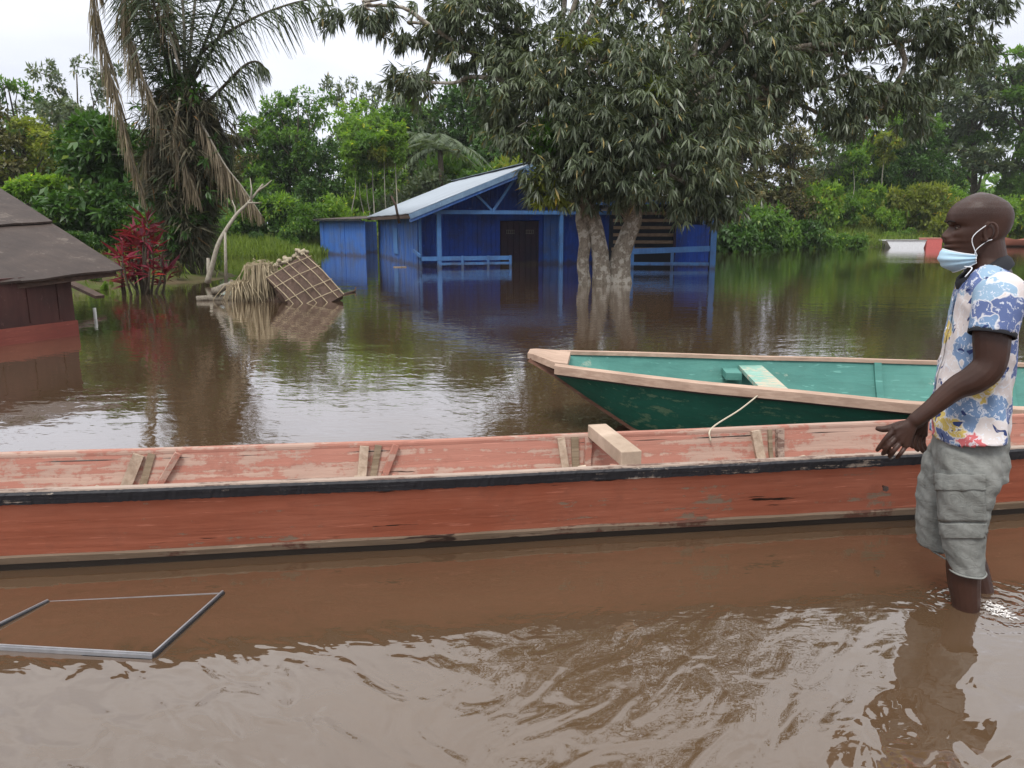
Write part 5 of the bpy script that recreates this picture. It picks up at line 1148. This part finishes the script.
# ---- shirt
k = NT('flowered_cloth'); v0 = k.mapping(); 
def warp_vec(sc, amt):
    n_ = k.n('ShaderNodeTexNoise'); n_.inputs['Scale'].default_value = sc; n_.inputs['Detail'].default_value = 3; k.l(v0, n_.inputs['Vector'])
    a = k.n('ShaderNodeVectorMath', operation='SUBTRACT'); k.l(n_.outputs[1], a.inputs[0]); a.inputs[1].default_value = (.5, .5, .5)
    b = k.n('ShaderNodeVectorMath', operation='SCALE'); k.l(a.outputs[0], b.inputs[0]); b.inputs[3].default_value = amt
    c = k.n('ShaderNodeVectorMath', operation='ADD'); k.l(v0, c.inputs[0]); k.l(b.outputs[0], c.inputs[1]); return c.outputs[0]
wv = warp_vec(14, .10)
vo = k.n('ShaderNodeTexVoronoi'); vo.inputs['Scale'].default_value = 11; k.l(wv, vo.inputs['Vector'])
sepc = k.n('ShaderNodeSeparateColor'); k.l(vo.outputs['Color'], sepc.inputs[0])
basec = k.ramp(sepc.outputs[0], [(0, (.60, .54, .53)), (.17, (.11, .15, .31)), (.44, (.17, .26, .42)), (.62, (.62, .57, .56)), (.74, (.27, .39, .52)), (.88, (.58, .44, .13)), (.99, (.55, .14, .15))], 'CONSTANT')
streak = k.noise(warp_vec(30, .05), 42, 3, .6, 1.5); basec = k.mix(k.ramp(streak, [(.57, 0), (.60, .8)]), basec, (.66, .68, .74))
vn = k.n('ShaderNodeTexVoronoi', feature='DISTANCE_TO_EDGE'); vn.inputs['Scale'].default_value = 11; k.l(wv, vn.inputs['Vector'])
basec = k.mix(k.ramp(vn.outputs[0], [(.015, .7), (.035, 0)]), basec, (.70, .68, .68))
dk = k.noise(v0, 17, 2, .5, 1); basec = k.mix(k.ramp(dk, [(.655, 0), (.67, 1)]), basec, (.035, .055, .16))
M_SHIRT = k.set(basec, .85, k.bump(k.noise(v0, 400, 2), .2, .001), .2)
M_TRIM = plain('black_knit_trim', (.014, .015, .02), .85, 0, .2, 60)
m = MB(); loft(m, trunk_rings(TR, -.004, TW))
def dirv(a, b): return (Vector(b) - Vector(a)).normalized()
sleeves = []
for (s0, s1, hem_r) in ((mp(997, 287, -.12), mp(992, 334, -.215), .071), (mp(992, 287, .12), mp(980, 334, .215), .070)):
    mid_ = mp(1000, 298, -.182) if s0.y < 0 else mp(994, 300, .18); pp = smooth_path([s0, mid_, s1], 6); m.tube(pp, [interp(i, [0, 5, len(pp) - 1], [.052, .076, hem_r]) for i in range(len(pp))], 22); sleeves.append((s1, dirv(mid_, s1), hem_r))
me = remeshed(m, .0065, 4, .5)
def folds(c, n_):
    a = noise.noise(Vector((c.x * 9, c.y * 9, c.z * 5))) * .010 + (.3 - abs(noise.noise(Vector((c.x * 11 + c.z * 9, c.y * 9, c.z * 8 - c.x * 5))))) * .014 + noise.noise(Vector((c.x * 22, c.y * 22, c.z * 11 + c.x * 14))) * .006
    low = max(0, min(1, (.95 - c.z) / .3)); return a * (.6 + .9 * low)
displace(me, folds)
zh = mp(970, 433).z
necka, neckb = mp(1008, 259), mp(959, 287); nd = (neckb - necka); nn_ = Vector((-nd.z, 0, nd.x)); nn_ = (nn_ if nn_.z > 0 else -nn_).normalized()
def tst(c, n_):
    if c.z < zh - .002 + .012 * math.sin(c.x * 20): return True
    q_ = c - necka.lerp(neckb, .5); e1_ = (neckb - necka).normalized()
    if q_.dot(nn_) > .004 and (q_.dot(e1_) / ((neckb - necka).length / 2 + .01)) ** 2 + (q_.y / .088) ** 2 < 1: return True
    for s1, d_, r_ in sleeves:
        if (c - s1).dot(d_) > -.012 and (c - s1).length < .12 and n_.dot(d_) > .45: return True
    return False
cut(me, tst)
shirt = link_mesh('shirt', me, M_SHIRT, man); md = shirt.modifiers.new('t', 'SOLIDIFY'); md.thickness = .003
for s1, d_, r_ in sleeves:
    pts = []
    bvh = None
    ax_ = d_.cross(Vector((0, 1, 0))).normalized(); ay_ = d_.cross(ax_)
    m2 = MB(); rr_ = [[s1 + d_ * o_ + ax_ * (math.cos(t_) * (r_ + g_)) + ay_ * (math.sin(t_) * (r_ + g_)) for t_ in np.linspace(0, 2 * math.pi, 33)] for o_, g_ in ((-.012, -.004), (-.010, -.001), (.004, -.001), (.006, -.002), (.005, -.006))]
    m2.grid(rr_); m2.build('sleeve_trim', M_TRIM, shirt, smooth=True)
# collar: a black band standing round the neck
def collar_pt(t_, up, g_):
    c0 = necka.lerp(neckb, .5); hx_ = (neckb - necka).length / 2; p = c0 + (neckb - necka).normalized() * (-(hx_ + g_ - .006) * math.cos(t_)) + Vector((0, (.082 + g_) * math.sin(t_), 0)); return p + nn_ * up
m2 = MB(); m2.grid([[collar_pt(t_, u_, g_) for t_ in np.linspace(R(0), R(360), 49)] for u_, g_ in ((-.022, .014), (.000, .016), (.016, .010), (.028, -.002), (.022, -.008), (.0, -.002))])
cl = m2.build('collar', M_TRIM, shirt, smooth=True)
# button placket down the front
bv = BVHTree.FromPolygons([v.co.copy() for v in me.vertices], [tuple(p.vertices) for p in me.polygons])
def on_shirt(y, z, off=.004, fwd=True):
    h_ = bv.ray_cast(Vector((-1 if fwd else 1, y, z)), Vector((1 if fwd else -1, 0, 0)));
    return (h_[0] + Vector((-off if fwd else off, 0, 0))) if h_[0] else None
rows2 = []
for z in np.linspace(zh + .02, mp(958, 296).z, 26):
    r_ = [on_shirt(y, z, .003) for y in (-.020, -.010, .0, .010)]
    if all(r_): rows2.append(r_)
m2 = MB(); m2.grid(rows2); m2.build('button_placket', M_SHIRT, shirt, smooth=True)
for z in np.linspace(zh + .07, mp(958, 300).z, 5):
    p = on_shirt(-.005, z, .005)
    if p: m2 = MB(); m2.tube([p, p + Vector((-.002, 0, 0))], .005, 10); m2.build('button', M_MWHITE, shirt)
# ---- shorts
k = NT('grey_cotton_twill'); v0 = k.mapping(); g = k.noise(k.mapping((30, 30, 12)), 1, 5, .65); b = k.noise(v0, 6, 4)
colr = k.mix(k.ramp(g, [(.3, 0), (.7, 1)]), (.155, .160, .150), (.245, .250, .235)); colr = k.mix(k.ramp(b, [(.45, 0), (.7, .6)]), colr, (.30, .305, .29))
cr_ = k.math('ABSOLUTE', k.math('SUBTRACT', k.noise(k.mapping((9, 9, 13)), 1.6, 3, .55, 1.2), .5)); cr_ = k.ramp(cr_, [(0, 0), (.09, 1)])
seam = k.noise(k.mapping((60, 60, 60)), 1, 4); M_SHORT = k.set(k.mix(k.ramp(cr_, [(0, .14), (1, 0)]), colr, (.13, .135, .125)), .92, k.bump(cr_, .22, .005, k.bump(k.math('ADD', k.noise(v0, 300, 2), seam), .35, .002)), .15)
m = MB()
def pring(pf, pb_, row, y, wy, ex=2.4):
    a, b = mp(pf, row, y), mp(pb_, row, y); return ring(((a.x + b.x) / 2, y, a.z), (b.x - a.x) / 2, wy, ex=ex)
loft(m, [pring(938, 1006, 418, 0, .145), pring(934, 1007, 432, 0, .152), pring(932, 1008, 450, 0, .160), pring(933, 1007, 470, 0, .160)])
yn = -.095
loft(m, [pring(938, 1006, 445, -.07, .092), pring(937, 1004, 465, -.085, .095), pring(937, 998, 482, yn, .090), pring(938, 990, 500, yn, .084), pring(940, 987, 525, yn, .080), pring(942, 986, 548, yn, .076), pring(947, 986, 567, yn, .072), pring(948, 986, 574, yn, .072)])
loft(m, [pring(930, 1005, 445, .07, .095), pring(923, 990, 465, .088, .098), pring(917, 980, 485, .10, .095), pring(916, 972, 505, .10, .09), pring(917, 965, 525, .10, .084), pring(919, 962, 541, .10, .080), pring(920, 962, 548, .10, .080)])
me = remeshed(m, .0065, 4, .5)
def folds2(c, n_):
    return noise.noise(Vector((c.x * 14 + c.z * 3, c.y * 12, c.z * 4))) * .010 + (.35 - abs(noise.noise(Vector((c.x * 16 + c.z * 12, c.y * 10, c.z * 15))))) * .007 + noise.noise(Vector((c.x * 34 + c.z * 26, c.y * 20, c.z * 30))) * .0035 + .003 * math.sin(c.z * 70 + c.x * 60 + 3 * noise.noise(c * 6)) * max(0, 1 - abs(c.z - .48) / .12)
displace(me, folds2)
hn, hf_ = mp(967, 569, yn).z, mp(940, 544, .10).z
cut(me, lambda c, n_: (c.y < 0 and c.z < hn + .004 * math.sin(c.x * 40)) or (c.y >= 0 and c.z < hf_ + .004 * math.sin(c.x * 40)) or c.z > mp(970, 420).z)
shorts = link_mesh('shorts', me, M_SHORT, man); md = shorts.modifiers.new('t', 'SOLIDIFY'); md.thickness = .004
bv = BVHTree.FromPolygons([v.co.copy() for v in me.vertices], [tuple(p.vertices) for p in me.polygons])
def patch(nm, px0, px1, r0, r1, off, thick, slant=0.0, mat=M_SHORT, par=shorts, nu=18, nv=14, puff=0.0):
    rows = []
    for j in range(nv):
        v = j / (nv - 1); rr = []
        for i in range(nu):
            u = i / (nu - 1); t0 = mp(lerp(px0, px1, u) + slant * v, lerp(r0, r1, v), -.18); dr = (t0 - _ri @ (cam.location - Vector((OX, OY, 0)))).normalized()
            h_ = bv.ray_cast(t0 - dr * .5, dr)
            if not h_[0]: h_ = bv.find_nearest(t0)
            edge = min(u, 1 - u, v, 1 - v); rr.append(h_[0] + h_[1] * (off + puff * math.sin(math.pi * u) * math.sin(math.pi * v)))
        rows.append(rr)
    m2 = MB(); m2.grid(rows); o = m2.build(nm, mat, par, smooth=True); md = o.modifiers.new('t', 'SOLIDIFY'); md.thickness = thick; md.offset = 0; return o
patch('cargo_pocket', 938, 984, 486, 521, .003, .006, 2, puff=.006)
patch('pocket_flap', 936, 985, 474, 490, .009, .003, 0, puff=.003)
patch('lower_pocket', 940, 986, 523, 538, .004, .004, 1, puff=.003)
patch('side_pocket_edge', 948, 972, 440, 446, .006, .004, 12)
m2 = MB(); 
for row, y_ in ((566, yn),):
    rr = []
    for t_ in np.linspace(0, 2 * math.pi, 41):
        a, b = mp(948, row, y_), mp(986, row, y_); c = Vector(((a.x + b.x) / 2, y_, a.z)); h_ = bv.ray_cast(c, Vector((math.cos(t_), math.sin(t_), 0))); rr.append((h_[0] + Vector((math.cos(t_), math.sin(t_), 0)) * .003) if h_[0] else c + Vector((math.cos(t_) * .070, math.sin(t_) * .072, 0)))
    m2.tube(rr, .0035, 6)
m2.build('hem_stitching', M_SHORT, shorts, smooth=True)
# white cords hanging from the neck
m2 = MB(); a = H(.045, .062, -.008); m2.tube(smooth_path([a, mp(972, 268, -.085), mp(965, 277, -.09)], 5), .002, 6)
m2.build('neck_cord', M_MWHITE, man, smooth=True)
# foam kicked up behind the leg
rng = np.random.default_rng(8); m2 = MB(); lg = _ri.inverted() @ near_leg[-1] + Vector((OX, OY, 0))
for i in range(70):
    t_ = rng.uniform(0, 1); a = rng.normal(0, .35); p = Vector((lg.x + .055 + t_ * .07, lg.y - .02 + a * .06 * (1 + t_), .002)); L_ = rng.uniform(.006, .02)
    m2.tube([p, p + Vector((L_ * .6, rng.normal(0, .006), .003)), p + Vector((L_ * 1.4, rng.normal(0, .01), .001))], [.0008, .0022, .0006], 4)
tag(m2.build('foam', plain('white_foam', (.75, .72, .70), .35), smooth=True), 'white foam and bubbles trailing behind the wading man\'s leg', 'foam', kind='stuff')
